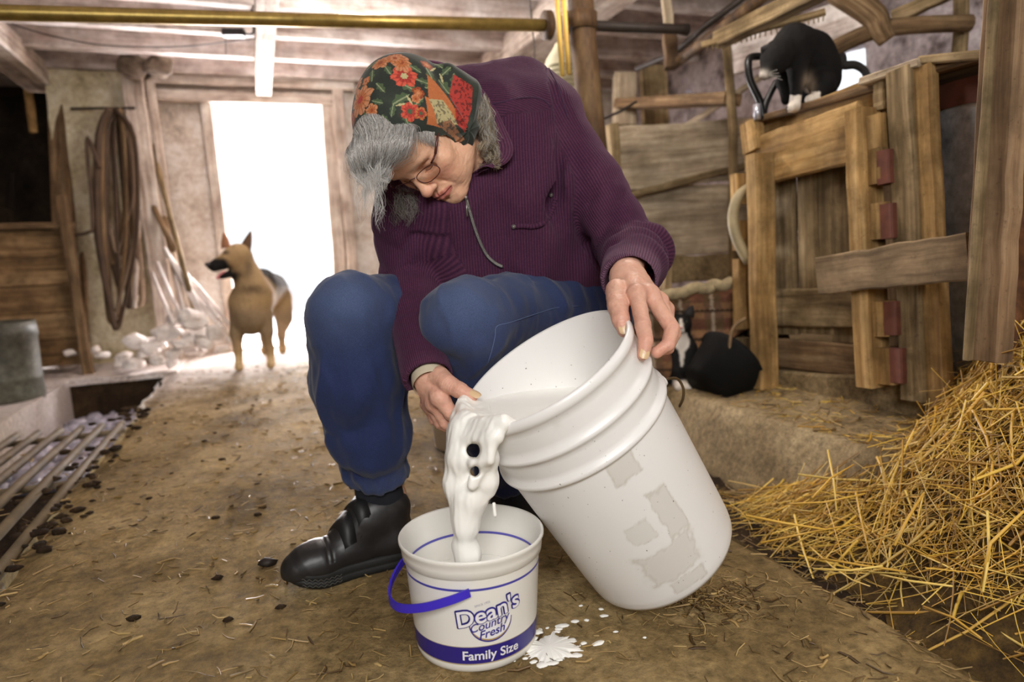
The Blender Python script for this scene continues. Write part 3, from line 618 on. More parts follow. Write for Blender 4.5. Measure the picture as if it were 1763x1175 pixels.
part(pl, 'foot_post', plank(PF(1148, 440, 2.76), PF(1140, 640, 2.76), (1, 0, 0), .04, .05, 6, .005, seed=206), M_OLD, False)

# ------------------------------------------------------------------ crate of pallet boards, with its metal hopper
cr = thing('wooden_crate', 'tall crate nailed together from pallet boards, black and white cat on its top', 'crate', (1.9, 1.65, .1))
XC = 1.6
def cp(x, y, dx=0.): v = PR(x, y, XC+dx); return v
Zv = np.array([0, 0, 1.]); Yv = np.array([0, 1., 0])
def cbv(xm0, y0, xm1, y1, w, t, mat, dx=0., s=0, name='board', **k):     # upright board
    return part(cr, name, plank(cp(xm0, y0, dx), cp(xm1, y1, dx), (0, 1, 0), w, t, 8, .003, seed=s, ch=.006), mat, False, **k)
def cbh(x0, y0, x1, y1, w, t, mat, dx=0., s=0, name='board', **k):        # level board
    return part(cr, name, plank(cp(x0, y0, dx), cp(x1, y1, dx), (0, 0, 1), w, t, 8, .003, seed=s, ch=.006), mat, False, **k)
# back panel of upright boards
for i, (a, b, c_, d_) in enumerate(((1344, 290, 1352, 575, ), (1404, 270, 1410, 575), (1458, 255, 1462, 590), (1345, 215, 1345, 290))[:3]):
    cbv(a, b, c_, d_, (.125, .15, .125)[i], .02, M_OLD, .05, 210+i, 'back_board')
cbv(1515, 150, 1525, 640, .12, .02, M_BROWN, .06, 214, 'back_board')
cbh(1285, 258, 1530, 178, .165, .02, M_PALLET, .035, 215, 'top_board')
cbh(1308, 278, 1482, 226, .165, .024, M_PALLET, .0, 216, 'top_board', label='warm yellow pallet board')
cbh(1322, 530, 1490, 530, .125, .022, M_OLD, .03, 217, 'lower_board')
cbh(1322, 606, 1490, 622, .10, .022, M_BROWN, .045, 218, 'lower_board')
cbh(1295, 668, 1630, 704, .14, .05, M_CURB, .03, 219, 'sill_board', label='mud caked bottom board')
# left corner: upright with the ends of the side slats
cbv(1293, 212, 1299, 262, .07, .05, M_PALLET, -.01, 221, 'corner_block')
cbv(1308, 266, 1317, 668, .055, .075, M_PALLET, -.045, 222, 'corner_post')
for i, (y0, y1) in enumerate(((300, 352), (380, 430), (445, 565), (580, 640), (648, 685))):
    x = 1286+(y0-300)*.03
    q = plank(cp(x, y0, .02), cp(x+1, y1, .02), (0, 1, 0), .04, .12, 3, .002, seed=230+i); part(cr, 'slat_end', q, M_PALLET if i < 3 else M_OLD, False)
# right stringer and its red ended blocks
cbv(1484, 190, 1504, 665, .052, .085, M_PALLET, -.04, 241, 'stringer')
for i, (x0, y0, x1, y1) in enumerate(((1500, 200, 1530, 258), (1502, 258, 1534, 318), (1506, 350, 1540, 412), (1512, 518, 1546, 578), (1517, 598, 1556, 660))):
    q = plank(cp((x0+x1)/2, y0, -.02), cp((x0+x1)/2+2, y1, -.02), (0, 1, 0), .062, .075, 3, .002, seed=245+i)
    o = part(cr, 'block', q, M_PALLET if i in (0,) else M_PALLET, False)
    if i:
        q = plank(cp(x1-10, y0+1, -.0445), cp(x1-8, y1-1, -.0445), (0, 1, 0), .04, .027, 3, .001, seed=255+i); part(cr, 'painted_end', q, M_RED, False, label='worn red painted block end')
cbv(1553, 120, 1580, 690, .075, .04, M_PALLET if False else M_OLD, -.02, 261, 'tall_board')
cbv(1582, 118, 1612, 700, .085, .035, M_PALLET, -.01, 262, 'tall_board')
cbv(1518, 135, 1519, 190, .04, .03, M_OLD, -.005, 263, 'short_lath')
# lid
for i in range(4):
    part(cr, 'lid_board', plank((1.66+i*.135, 2.0, 1.018), (1.66+i*.135, 1.14, 1.02), (1, 0, 0), .13, .022, 6, .003, seed=265+i), M_BROWN, False)
part(cr, 'lid_edge', plank(cp(1490, 142, -.01), cp(1592, 108, -.01), (1, 0, 0), .05, .022, 6, .003, seed=270), M_GREY, False)
part(cr, 'lid_edge', plank(cp(1590, 105, .0), cp(1700, 108, .0)+(0.02, -.1, 0), (1, 0, 0), .05, .022, 6, .003, seed=271), M_OLD, False)
# side slats running back
for i in range(5): part(cr, 'side_slat', plank((1.64, 2.0, .15+i*.19), (2.3, 2.02, .15+i*.19), (0, 0, 1), .14, .02, 4, .002, seed=275+i), M_OLD, False)
for i in range(4): part(cr, 'rear_board', plank((2.3, 1.15+.21*i, .1), (2.3, 1.15+.21*i, 1.03), (0, 1, 0), .2, .02, 4, .002, seed=285+i), M_BROWN, False)
dg = plank(cp(1412, 476, -.10), cp(1672, 440, -.10), (0, 0, 1), .108, .026, 10, .004, seed=290, warp=.004)
tag(add_mesh('cross_board', dg[0], dg[1], wood('pale_split_board', lin(86, 70, 52), lin(140, 118, 90), lin(170, 148, 116), .85, .5, lin(74, 60, 42)), None, False, attrs=dg[2]), 'weathered board nailed across the crate front, rising to the right', 'board')
hp = thing('metal_hopper', 'grey galvanised sheet metal hopper with red band at the crate\'s right end', 'hopper', cp(1640, 640, .12))
M_GALV = noisy('stained_zinc', [(.3, lin(120, 124, 132)), (.5, lin(172, 176, 184)), (.72, lin(204, 206, 208))], 7, .45, .25, .002, 5, .5)
hc = (1.86, 1.22)
def sheet(z0, r0, z1, r1, nn=24):
    th = np.linspace(np.pi*.55, np.pi*1.75, nn); V = []
    for z, r in ((z0, r0), (z1, r1)):
        for t in th: V.append((hc[0]+r*np.cos(t), hc[1]+r*np.sin(t), z))
    V = np.array(V); F = np.array([(k, k+1, nn+k+1, nn+k) for k in range(nn-1)])
    V2 = V.copy(); V2[:, :2] = hc+(V[:, :2]-hc)*.985
    return np.concatenate([V, V2]), np.concatenate([F, F[:, ::-1]+len(V)])
part(hp, 'sheet', sheet(.32, .20, .96, .225), M_GALV)
part(hp, 'cone', sheet(.12, .14, .33, .203), M_GALV)
part(hp, 'red_band', sheet(.925, .229, .985, .231), M_RED, label='faded red band round the rim')
gp = plank(PR(1738, -30, 1.42), PR(1700, 620, 1.42), (0, 1, 0), .075, .05, 12, .004, seed=300)
up_ = thing('upright_board', 'tall dusty upright plank leaning at the right edge beside the crate', 'board', PR(1688, 620, 1.42))
part(up_, 'plank', gp, wood('dusty_upright', lin(84, 64, 46), lin(132, 106, 80), lin(166, 140, 110), .88, .35, lin(60, 46, 34)), False)
part(up_, 'lath', plank(PR(1716, -30, 1.39), PR(1668, 620, 1.39), (0, 1, 0), .012, .03, 12, .002, seed=301), M_OLD, False)
bar('rust_upright', PR(1775, -30, 1.55), PR(1745, 640, 1.55), .06, .06, noisy('rust_brown_post', [(.3, lin(58, 34, 18)), (.6, lin(104, 66, 36)), (.8, lin(136, 94, 58))], 8, .85, .4, .004), 'rust brown square post at the very right edge', 'post', Yv)
rod('side_knob', [PR(1752, 150, 1.50), PR(1790, 148, 1.48)], .022, M_OLD, 'grey round pole end sticking out by the right edge post', 'pole')

# black bent bracket by the cat, hoop, tub, blanket
bb = thing('black_bracket', 'black bent metal fork sticking up at the left end of the crate top', 'bracket', D(1312, 205, 2.25))
part(bb, 'prong', tube(spline([D(1314, 206, 2.25), D(1308, 175, 2.25), D(1292, 140, 2.25), D(1288, 112, 2.25), D(1292, 99, 2.26), D(1312, 97, 2.28)], 20), .0125, 8), M_BLACK)
part(bb, 'prong', tube(spline([D(1314, 206, 2.25), D(1318, 180, 2.25), D(1332, 150, 2.25), D(1337, 141, 2.25)], 14), .011, 8), M_BLACK)
part(bb, 'socket', tube([D(1304, 206, 2.24), D(1303, 180, 2.24)], .012, 8), plain('bright_steel', lin(190, 190, 200), .3, .6))
rod('bent_hoop', spline([D(1300, 318, 2.3), D(1272, 338, 2.3), D(1262, 372, 2.3), D(1268, 410, 2.3), D(1290, 452, 2.3)], 20), .018, plain('pale_hose', lin(168, 152, 116), .6, var=.3), 'pale bent hose loop bulging from behind the crate corner', 'hose')
def plaid(u, v):
    u = u*9.0; v = v*9.0
    c = np.tile(L3(108, 82, 64), (len(u), 1))
    bu = (np.mod(u, 1) < .45); bv = (np.mod(v, 1) < .45)
    c[bu] = L3(132, 98, 70); c[bv & ~bu] = L3(96, 76, 54); c[bv & bu] = L3(106, 72, 56)
    lu = np.abs(np.mod(u, 1)-.7) < .05; lv = np.abs(np.mod(v, 1)-.72) < .05
    c[lu] = L3(160, 142, 122); c[lv] = L3(60, 46, 36)
    return c
s = Solid((1.2, 2.0, .05), (2.35, 2.8, .62), .008)
ax0, ax1 = D(1120, 560, 2.55), D(1330, 540, 2.45)
s.cone(D(1120, 548, 2.6), D(1330, 528, 2.55), .105, .105, .02); s.cone(D(1120, 628, 2.55), D(1330, 605, 2.5), .10, .10, .02)
V, Q = s.mesh(2); Nn = vnormals(V, Q); V += Nn*(.008*vnoise(V, 9, 3))[:, None]
wd = nrm(ax1-ax0); ang = V[:, 2]*1.1
bl = thing('plaid_cushion', 'rust and brown plaid cushion roll behind the small cat', 'cushion', G(1200, 690, .1))
part(bl, 'cover', (V, Q), vcol('plaid_wool', .95, .1, 300, .4, .002), col=plaid(V@wd, ang))
e = [D(1118, 515, 2.48), D(1150, 508, 2.46), D(1200, 498, 2.45), D(1250, 489, 2.44), D(1300, 486, 2.43)]
part(bl, 'rope_edge', tube(spline(e, 30)+rng.normal(0, .003, (30, 3)), .022, 8), plain('frayed_rope', lin(178, 160, 124), .95, var=.5, sc=40), label='pale frayed edge roll')
s = Solid((1.3, 1.85, .05), (1.95, 2.35, .5), .007)
tb = thing('rubber_tub', 'black rubber tub leaning between the plaid cushion and the crate', 'tub', D(1250, 665, 2.3))
c1, c2 = D(1240, 640, 2.30), D(1300, 565, 2.36)
part(tb, 'body', lathe([(0, 0), (0, .09), (.13, .125), (.14, .135), (.15, .125), (.15, .115), (.02, .085), (.02, 0)], D(1215, 668, 2.32), nrm(D(1296, 600, 2.36)-D(1225, 668, 2.3)), 30), plain('black_rubber', lin(17, 16, 15), .75, spec=.2, var=.3))
rod('tub_hoop', spline([D(1262, 668, 2.26), D(1256, 610, 2.26), D(1262, 566, 2.26), D(1284, 548, 2.26)], 14), .006, M_BROWN, 'thin brown hoop standing in front of the black rubber tub', 'hoop')

# ------------------------------------------------------------------ straw
def straw_mesh(n, place, l0, l1, r0, r1, cols, seed, bendy=.12, segs=3):
    r = np.random.default_rng(seed); pos, dirs, nor = place(r, n)
    ln = r.uniform(l0, l1, n); rad = r.uniform(r0, r1, n)
    b = r.normal(0, bendy, (n, 3)); kink = r.random(n) < .25
    m = segs+1; ss = np.linspace(-.5, .5, m)
    P = pos[:, None]+dirs[:, None]*(ss[None, :, None]*ln[:, None, None])+b[:, None]*(ss[None, :, None]**2)*ln[:, None, None]
    P += np.where(kink, r.normal(0, .25, n), 0)[:, None, None]*nor[:, None]*np.abs(ss)[None, :, None]*ln[:, None, None]
    side = np.cross(dirs, nor); side /= np.linalg.norm(side, axis=1)[:, None]+1e-9; up = np.cross(side, dirs)
    tw = r.uniform(0, np.pi, n); A = np.cos(tw)[:, None]*side+np.sin(tw)[:, None]*up; B = -np.sin(tw)[:, None]*side+np.cos(tw)[:, None]*up
    fl = np.where(r.random(n) < .3, 2.2, 1.)
    tp = np.linspace(1, .7, m)
    offs = [(1, 0), (0, .55), (-1, 0), (0, -.55)]
    V = np.stack([P+(A*(rad*fl)[:, None]*a)[:, None]*tp[None, :, None]+(B*rad[:, None]*c)[:, None]*tp[None, :, None] for a, c in offs], 2)
    V = V.reshape(-1, 3); base = (np.arange(n)*m*4)[:, None, None]; i = np.arange(m-1)[None, :, None]; k = np.arange(4)[None, None]
    F = np.stack([base+i*4+k, base+i*4+(k+1) % 4, base+(i+1)*4+(k+1) % 4, base+(i+1)*4+k], -1).reshape(-1, 4)
    cc = np.array(cols)[r.integers(0, len(cols), n)]*r.uniform(.75, 1.2, n)[:, None]
    return V, F, np.repeat(cc, m*4, 0)
SCOL = [L3(222, 176, 74), L3(204, 158, 62), L3(234, 200, 106), L3(178, 134, 54), L3(208, 176, 104), L3(146, 108, 46), L3(228, 188, 78)]
M_STRAW = vcol('straw', .45, .5, 300, .1, .0005, 0, .12, 30)
HB = [((1.66, .74), .66, (.36, .46)), ((1.9, 1.0), .46, (.34, .40)), ((1.32, .98), .11, (.17, .40)), ((1.95, .4), .40, (.5, .4)), ((1.22, 1.28), .03, (.14, .12)), ((1.26, .66), .12, (.20, .26))]
def heap_z(X, Y):
    z = np.full(X.shape, 0.)
    for (c, h, s) in HB: z = z+h*np.exp(-((X-c[0])/s[0])**2-((Y-c[1])/s[1])**2)*.78
    return z-.12
def ground_z(X): return np.where(X < 1.3, -.10, .10)
V, F = gridsheet(.95, 2.6, 60, -.2, 1.7, 70, lambda P: np.maximum(heap_z(P[:, 0], P[:, 1]), -.14)-.02+.012*vnoise(P, 14, 61, 3))
hpst = thing('straw_heap', 'big heap of loose yellow straw filling the lower right corner', 'straw', (1.5, .8, -.1), kind='stuff')
def place_heap(r, n):
    X = r.uniform(1.0, 2.25, n*3); Y = r.uniform(.0, 1.5, n*3); z = heap_z(X, Y)
    w = z-ground_z(X); ok = (w > -.005+.01*r.random(n*3)) & (X > 1.12+.05*r.normal(size=n*3)); X, Y, z = X[ok][:n], Y[ok][:n], z[ok][:n]
    k = n-len(X)
    if k > 0: X, Y, z = [np.concatenate([q, q[:k]]) for q in (X, Y, z)]
    h = .01; gx = (heap_z(X+h, Y)-heap_z(X-h, Y))/(2*h); gy = (heap_z(X, Y+h)-heap_z(X, Y-h))/(2*h)
    nn = np.stack([-gx, -gy, 1+0*gx], 1); nn /= np.linalg.norm(nn, axis=1)[:, None]
    a = r.normal(2.75, .75, n); d = np.stack([np.cos(a), np.sin(a), 0*a], 1)+r.normal(0, .22, (n, 3))
    d = d-nn*(np.sum(d*nn, 1)-r.normal(.02, .16, n))[:, None]; d /= np.linalg.norm(d, axis=1)[:, None]
    return np.stack([X, Y, z+r.uniform(-.045, .03, n)], 1), d, nn
A1 = straw_mesh(12500, place_heap, .05, .25, .0007, .0018, SCOL, 71)
m_ = add_mesh('straw', A1[0]-np.array([1.5, .8, -.1]), A1[1], M_STRAW, hpst, True, col=A1[2]); m_['kind'] = 'stuff'
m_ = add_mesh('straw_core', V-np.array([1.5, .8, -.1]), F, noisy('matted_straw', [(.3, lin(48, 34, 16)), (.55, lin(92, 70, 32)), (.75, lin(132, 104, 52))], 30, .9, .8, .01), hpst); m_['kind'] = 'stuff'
# long stray stalks that stick out of the heap over the gutter
for i, (a, b, r) in enumerate((((1284, 888, 1.36), (1420, 912, 1.30), .0026), ((1310, 935, 1.33), (1480, 902, 1.32), .002), ((1425, 775, 1.55), (1440, 880, 1.45), .0022), ((1360, 868, 1.45), (1490, 850, 1.4), .0018), ((1414, 962, 1.22), (1560, 985, 1.15), .0022), ((1400, 980, 1.2), (1520, 975, 1.15), .002), ((1398, 858, 1.45), (1470, 800, 1.5), .002), ((1590, 1045, 1.05), (1690, 1100, .95), .002), ((1516, 990, 1.15), (1640, 1010, 1.05), .002), ((1690, 1010, 1.0), (1763, 880, 1.0), .0024), ((1540, 940, 1.15), (1590, 850, 1.2), .0026), ((1700, 880, 1.05), (1692, 1020, .98), .0022))):
    p, q = D(*a), D(*b)
    tag(add_mesh('straw_stalk', *tube([p, (p+q)/2+rng.normal(0, .004, 3), q], [r, r, r*.8], 5)[:2], M_STRAW, col=np.tile(SCOL[i % 3], (len(tube([p, p, q], r, 5)[0]), 1))), 'long yellow stalk sticking out of the straw heap', 'stalk', 'stray stalks around the heap')
# litter on floor, curb and gutter
def place_floor(x0, x1, y0, y1, zf):
    def f(r, n):
        X = r.uniform(x0, x1, n); Y = y0+(y1-y0)*r.random(n)**1.5; a = r.uniform(0, np.pi, n); d = np.stack([np.cos(a), np.sin(a), r.normal(0, .1, n)], 1); d /= np.linalg.norm(d, axis=1)[:, None]
        P = np.stack([X, Y, 0*X], 1); P[:, 2] = zf(P)+.002
        return P, d, np.tile([0, 0, 1.], (n, 1))
    return f
LCOL = [L3(170, 140, 88), L3(140, 112, 66), L3(110, 84, 48), L3(186, 158, 104), L3(84, 62, 36), L3(150, 124, 80)]
L1 = straw_mesh(3600, place_floor(-.55, .9, .6, 4.4, floor_z), .008, .042, .0006, .0017, LCOL, 81, .3, 2)
L2 = straw_mesh(1200, place_floor(.93, 1.27, .8, 3.0, mz), .02, .09, .0007, .0016, LCOL, 82, .3, 2)
L4 = straw_mesh(700, place_floor(1.36, 1.7, 1.2, 3.0, curb_z), .02, .08, .0007, .0016, LCOL+SCOL, 83, .3, 2)
L5 = straw_mesh(700, place_floor(-1.6, -.5, .8, 3.0, lambda P: np.where(P[:, 0] < -.56, .002, .004)), .015, .06, .0007, .0016, LCOL, 84, .3, 2)
L6 = straw_mesh(260, lambda r, n: (lambda c: (np.concatenate([c[:, :2], floor_z(c)[:, None]+.003+.008*r.random((n, 1))], 1), *place_floor(0, 1, 0, 1, lambda P: 0*P[:, 0])(r, n)[1:]))(np.stack([r.normal(.69, .05, n), r.normal(.93, .035, n), np.zeros(n)], 1)), .01, .05, .0006, .0012, LCOL, 85, .4, 3)
for nm, q in (('chaff', L1), ('chaff', L2), ('chaff', L4), ('chaff', L5), ('chaff', L6)):
    lab = 'short straw chaff scattered over the floor'
    tag(add_mesh(nm, q[0], q[1], M_STRAW, col=q[2]), kind='stuff')
    bpy.data.objects[COL.objects[-1].name]['label'] = {id(L1): 'short straw chaff trodden into the walkway floor', id(L2): 'dull straw bits lying in the dark gutter', id(L4): 'straw bits on the raised platform edge', id(L5): 'straw bits around the floor grate', id(L6): 'small tuft of dry chaff right of the tilted bucket'}[id(q)]
for i, (x, y) in enumerate(((461, 974), )):
    c = G(x, y); q = stone(c+(0, 0, .008), 1., 91, 8); V = (q[0]-c)*.012*np.array([1.3, 1, .8])+c+(0, 0, .006)
    tag(add_mesh('pebble', V, q[1], M_DKIRON), 'small dark glossy pebble on the floor left of the shoe toe', 'pebble')
# ------------------------------------------------------------------ big white bucket, tilted and pouring
BA = np.array([.4133, .9943, .4359]); BX = nrm([.5203, .0162, -.8538]); BE = nrm(np.cross(BX, [0, 1., 0])); BF = np.cross(BX, BE)
M_BUCKET, nt, b = nmat('scuffed_white_plastic')
co = coords(nt); f = noise(nt, co, 9, 6, .65); f2 = noise(nt, co, 90, 4)
ln_ = N(nt, 'ShaderNodeAttribute', attribute_name='grime'); 
c = mixc(nt, ln_.outputs['Fac'], lin(236, 234, 232), lin(168, 160, 140))
spk = noise(nt, co, 210, 2, .5)
c = mixc(nt, ramp(nt, spk, [(.745, (0, 0, 0, 1)), (.76, (1, 1, 1, 1))]), c, lin(92, 84, 62))
nt.links.new(c, b.inputs['Base Color']); b.inputs['Roughness'].default_value = .32; b.inputs['Specular IOR Level'].default_value = .45
b.inputs['Subsurface Weight'].default_value = .0
bump(nt, b, f2, .05, .0005)
bk = thing('white_bucket', 'large scuffed white bucket tilted forward, pouring milk into the small pail', 'bucket', BA+BX*.42)
prof = [(.0, .1475), (-.002, .150), (.0, .1535), (.010, .1545), (.016, .153), (.018, .1505), (.062, .1500), (.066, .1545), (.070, .1555), (.074, .1540), (.077, .1500), (.112, .1490), (.116, .1545), (.121, .1552), (.125, .1535), (.128, .1465),
        (.16, .1455), (.2, .1445), (.24, .1430), (.28, .1415), (.32, .140), (.36, .1385), (.395, .1365), (.408, .1345), (.416, .130), (.420, .122), (.421, .10), (.421, .05), (.421, .0005)]
inn = [(.414, .0005), (.414, .10), (.40, .128), (.2, .141), (.02, .147), (.004, .1472), (.0, .1475)]
pfull = []
for (o0, r0), (o1, r1) in zip(prof[:-1], prof[1:]):
    n = max(1, int((o1-o0)/.0028)) if o0 > .126 and o1 < .41 else 4 if o1-o0 > .03 else 1
    for k in range(n): pfull.append((o0+(o1-o0)*k/n, r0+(r1-r0)*k/n))
pfull.append(prof[-1])
def bvert(off, px, py):     # angle of an outside point seen at a pixel
    th = np.linspace(0, 2*np.pi, 361); return th
q = lathe(pfull, BA, BX, 420, BE)
V = q[0]; d = V-BA; off = d@BX; ang = np.arctan2(d@BF, d@BE)
gr_ = np.zeros(len(V))
def patch(px, py, su, sv, amp, seed, hard=.07):
    """stuck label remains: a stained shape on the wall of the bucket, placed where the wall carries it"""
    global gr_
    # find wall point under the pixel
    best = None
    for o in np.linspace(.13, .41, 57):
        r = np.interp(o, [p[0] for p in prof], [p[1] for p in prof])
        for a in np.linspace(-np.pi, np.pi, 181):
            w = BA+BX*o+r*(np.cos(a)*BE+np.sin(a)*BF); z = (w-CP)@FW; x = 881.5+FPX*((w-CP)@RT)/z; y = 587.5-FPX*((w-CP)@UP)/z
            e = (x-px)**2+(y-py)**2+ (0 if np.sin(a) > -.2 else 1e6)*0+z*2000
            if best is None or e < best[0]: best = (e, o, a, r)
    _, o, a, r = best
    du = np.angle(np.exp(1j*(ang-a)))*r/su; dv = (off-o)/sv
    n_ = vnoise(V, 38, seed, 3); rr = np.maximum(np.abs(du), np.abs(dv))+.30*n_+.18*vnoise(V, 120, seed+20, 2)
    gr_ = np.maximum(gr_, (amp*.55*(1-smoothstep(1-hard, 1+hard, rr))+amp*.45*np.exp(-((rr-.97)/.07)**2))*(off > .13))
patch(1070, 800, .022, .026, .55, 3); patch(1150, 880, .018, .045, .5, 4); patch(1160, 965, .045, .030, .55, 5, .3); patch(1105, 920, .020, .02, .35, 6); patch(1185, 1000, .03, .012, .5, 9)
gr_ = np.maximum(gr_, .45*smoothstep(.395, .42, off)*(.5+.5*vnoise(V, 24, 8)))
gr_ = np.maximum(gr_, .5*smoothstep(.35, .7, vnoise(V, 16, 12))*(off < .13)*(off > .02))
n1 = len(V)
q2 = lathe(inn, BA, BX, 420, BE)
part(bk, 'body', merge((V, q[1], {'grime': gr_}), (q2[0], q2[1], {'grime': np.zeros(len(q2[0]))})), M_BUCKET)
ear = BA+BX*.135+.150*(np.cos(.42)*BE+np.sin(.42)*BF*(-0)); 
ea = np.radians(8); eo = .145
ec = BA+BX*eo+.148*(np.cos(ea)*BE-np.sin(ea)*BF*-1)
part(bk, 'handle_ear', tube([ec, ec+.012*BE], [.014, .010], 14), M_BUCKET)
hp_ = [ec+.012*BE, D(1165, 652, 1.19), D(1176, 668, 1.20), D(1176, 686, 1.21), D(1170, 700, 1.23)]
part(bk, 'wire_handle', tube(spline(hp_, 18), .0024, 8), plain('rusty_wire', lin(112, 92, 64), .5, .6, var=.4), label='bent rusty wire handle')
# milk in the bucket: level surface up to the pouring lip, bounded by the inner wall
M_MILK = plain('milk', lin(252, 250, 244), .3, spec=.5)
mz_ = .366
th = np.linspace(0, 2*np.pi, 96, endpoint=False); pts = []
for a in th:
    # walk down the inner wall until level mz_
    lo = None
    for o in np.linspace(.0, .40, 801):
        r = np.interp(o, [0, .02, .2, .4], [.1472, .1468, .1408, .128]); w = BA+BX*o+r*(np.cos(a)*BE+np.sin(a)*BF)
        if w[2] <= mz_: lo = w; break
    pts.append(lo if lo is not None else w)
pts = np.array(pts); cen = pts.mean(0); rings = [cen+(pts-cen)*k for k in (.0001, .3, .6, .85, 1.003)]
MV = np.concatenate(rings); MV[:, 2] = mz_+.0012*vnoise(MV, 40, 3); m = 96
MF = np.array([(i*m+k, i*m+(k+1) % m, (i+1)*m+(k+1) % m, (i+1)*m+k) for i in range(4) for k in range(m)])
MF = MF[:, ::-1]
tag(add_mesh('bucket_milk', MV, MF, M_MILK), 'milk lying in the tilted white bucket', 'milk')
# stream over the lip into the pail
PC = G(822, 1062); PC = np.array([.281, 1.0, 0.])
LIPL = BA+.1535*(-BE)
s = Solid((.12, .82, .06), (.46, 1.18, .44), .0022)
def lipp(t, o=0., r=.152): t = np.radians(t); return BA+BX*o+r*(np.cos(t)*BE+np.sin(t)*BF)
for t in np.arange(143, 214, 5.):
    e = (t-176)/38.; p = lipp(t, -.003, .150)
    q_ = p+np.array([.040, 0, 0]); q_[2] = mz_-.002; s.cone(q_, p+(0, 0, .003), .0055, .0075, .010)
    tgt = np.array([.262+.012*e*0-.030*max(0, -e)*0, 1.0+.02*e, .0])
    x1 = p+np.array([-.012, 0, -.018]); x2 = p+np.array([-.022, .0, -.05]); 
    s.chain([p+(0, 0, .004), x1, x2], [.0085, .0085, .007], .010)
# sheet narrowing as it falls
S1 = [D(800, 735, 1.05), D(795, 790, 1.04), D(800, 850, 1.04), D(800, 900, 1.04), D(802, 962, 1.05)]
S2 = [D(835, 745, 1.02), D(842, 790, 1.01), D(838, 830, 1.02), D(815, 860, 1.03), D(806, 900, 1.04)]
s.chain(S1, [.022, .019, .017, .015, .017], .02); s.chain(S2, [.014, .012, .014, .016, .015], .018)
s.cone(D(788, 745, 1.08), D(783, 830, 1.05), .012, .014, .02); s.cone(D(783, 830, 1.05), D(795, 880, 1.04), .014, .012, .02)
s.cone(D(850, 820, 1.02), D(845, 850, 1.02), .006, .004, .01); s.cone(D(851, 868, 1.03), D(853, 888, 1.03), .0035, .004, .004)
s.cone(D(822, 805, 1.0), D(814, 835, 1.0), .010, .008, .012)
s.cone(D(815, 776, .93), D(815, 776, 1.14), .0105, .0105, .006, 's'); s.cone(D(818, 812, .93), D(818, 812, 1.14), .0075, .0075, .005, 's')
for a in ((812, 946), (790, 940), (815, 958)): s.ell(D(*a, 1.05), (.010, .010, .010), None, .015)
V, Q = s.mesh(1); Nn = vnormals(V, Q); V += Nn*(.0028*vnoise(V*np.array([1, 1, .14]), 80, 5, 2)+.0006*vnoise(V*np.array([1, 1, .5]), 160, 6, 2))[:, None]; V = laplace(V, Q, .5)
tag(add_mesh('milk_stream', V, Q, M_MILK), 'white stream of milk falling from bucket lip into the small pail', 'milk')

# ------------------------------------------------------------------ printed pail
PR0, PR1, PH = .096, .1095, .182
PA = nrm([.0, .0, 1.]); 
M_PAIL, nt, b = nmat('translucent_pail'); pc = nt.nodes.new('ShaderNodeAttribute'); pc.attribute_name = 'Col'
nt.links.new(pc.outputs['Color'], b.inputs['Base Color']); b.inputs['Roughness'].default_value = .33
b.inputs['Subsurface Weight'].default_value = .25; b.inputs['Subsurface Radius'].default_value = (.02, .02, .02)
pa = thing('ice_cream_pail', 'small white plastic pail with blue print and blue handle, half full of milk', 'pail', PC)
pz = [(0, .0005), (0, .06), (0, .090), (.003, .094), (.008, PR0)]
zz = np.linspace(.012, PH-.03, 150); pz += [(z, PR0+(PR1-PR0)*z/PH*.93) for z in zz]
pz += [(PH-.029, .1075), (PH-.027, .1105), (PH-.016, .1115), (PH-.008, .1125), (PH-.004, .1150), (PH, .1150), (PH+.002, .1135), (PH, .1110), (PH-.02, .1060), (.09, .1005), (.012, .0925), (.010, .06), (.010, .0005)]
NP = 560
q = lathe(pz, PC, PA, NP, (1, 0, 0))
lc = q[2]['lc']; zz_ = lc[:, 1]; aa = lc[:, 0]
# outward angle that faces the camera
toc = np.arctan2(CP[1]-PC[1], CP[0]-PC[0]); da = np.angle(np.exp(1j*(aa-toc)))
wht = L3(234, 231, 224); colp = np.tile(wht, (len(zz_), 1)); outer = np.arange(len(zz_)) < NP*(5+150+6)
inner_ = np.arange(len(zz_)) >= NP*168; colp[inner_] = L3(206, 208, 208)
blue = L3(54, 46, 140); lb = L3(70, 66, 168); tan_ = L3(186, 170, 130)
M = outer & (zz_ > .017) & (zz_ < .044); colp[M] = L3(48, 38, 128)
M = outer & (((zz_ > .044) & (zz_ < .0456)) | ((zz_ > .0155) & (zz_ < .017))); colp[M] = tan_
M = outer & (np.abs(zz_-.1365) < .0016); colp[M] = lb
M = outer & (np.abs(da-1.32) < .006) & (zz_ > .017) & (zz_ < .044); colp[M] = wht
M = (~outer) & (np.abs(zz_-.1365) < .0016) & (np.arange(len(zz_)) > NP*166); 
part(pa, 'body', (q[0], q[1]), M_PAIL, col=colp, label='milky white pail body with blue bands')
# inner stripe seen through the wall
part(pa, 'inner_stripe', lathe([(.134, .1026), (.138, .1029)], PC, PA, 96), plain('faded_blue_print', lin(92, 88, 178), .5), label='blue line showing on the inside')
# milk in the pail
part_m = lathe([(0, .0005), (0, .03), (.001, .06), (0, .1005)], PC+(0, 0, .095), PA, 64)
V = part_m[0]; V[:, 2] += .003*vnoise(V, 50, 4); tag(add_mesh('pail_milk', V, part_m[1], M_MILK), 'milk already poured inside the small printed pail', 'milk')
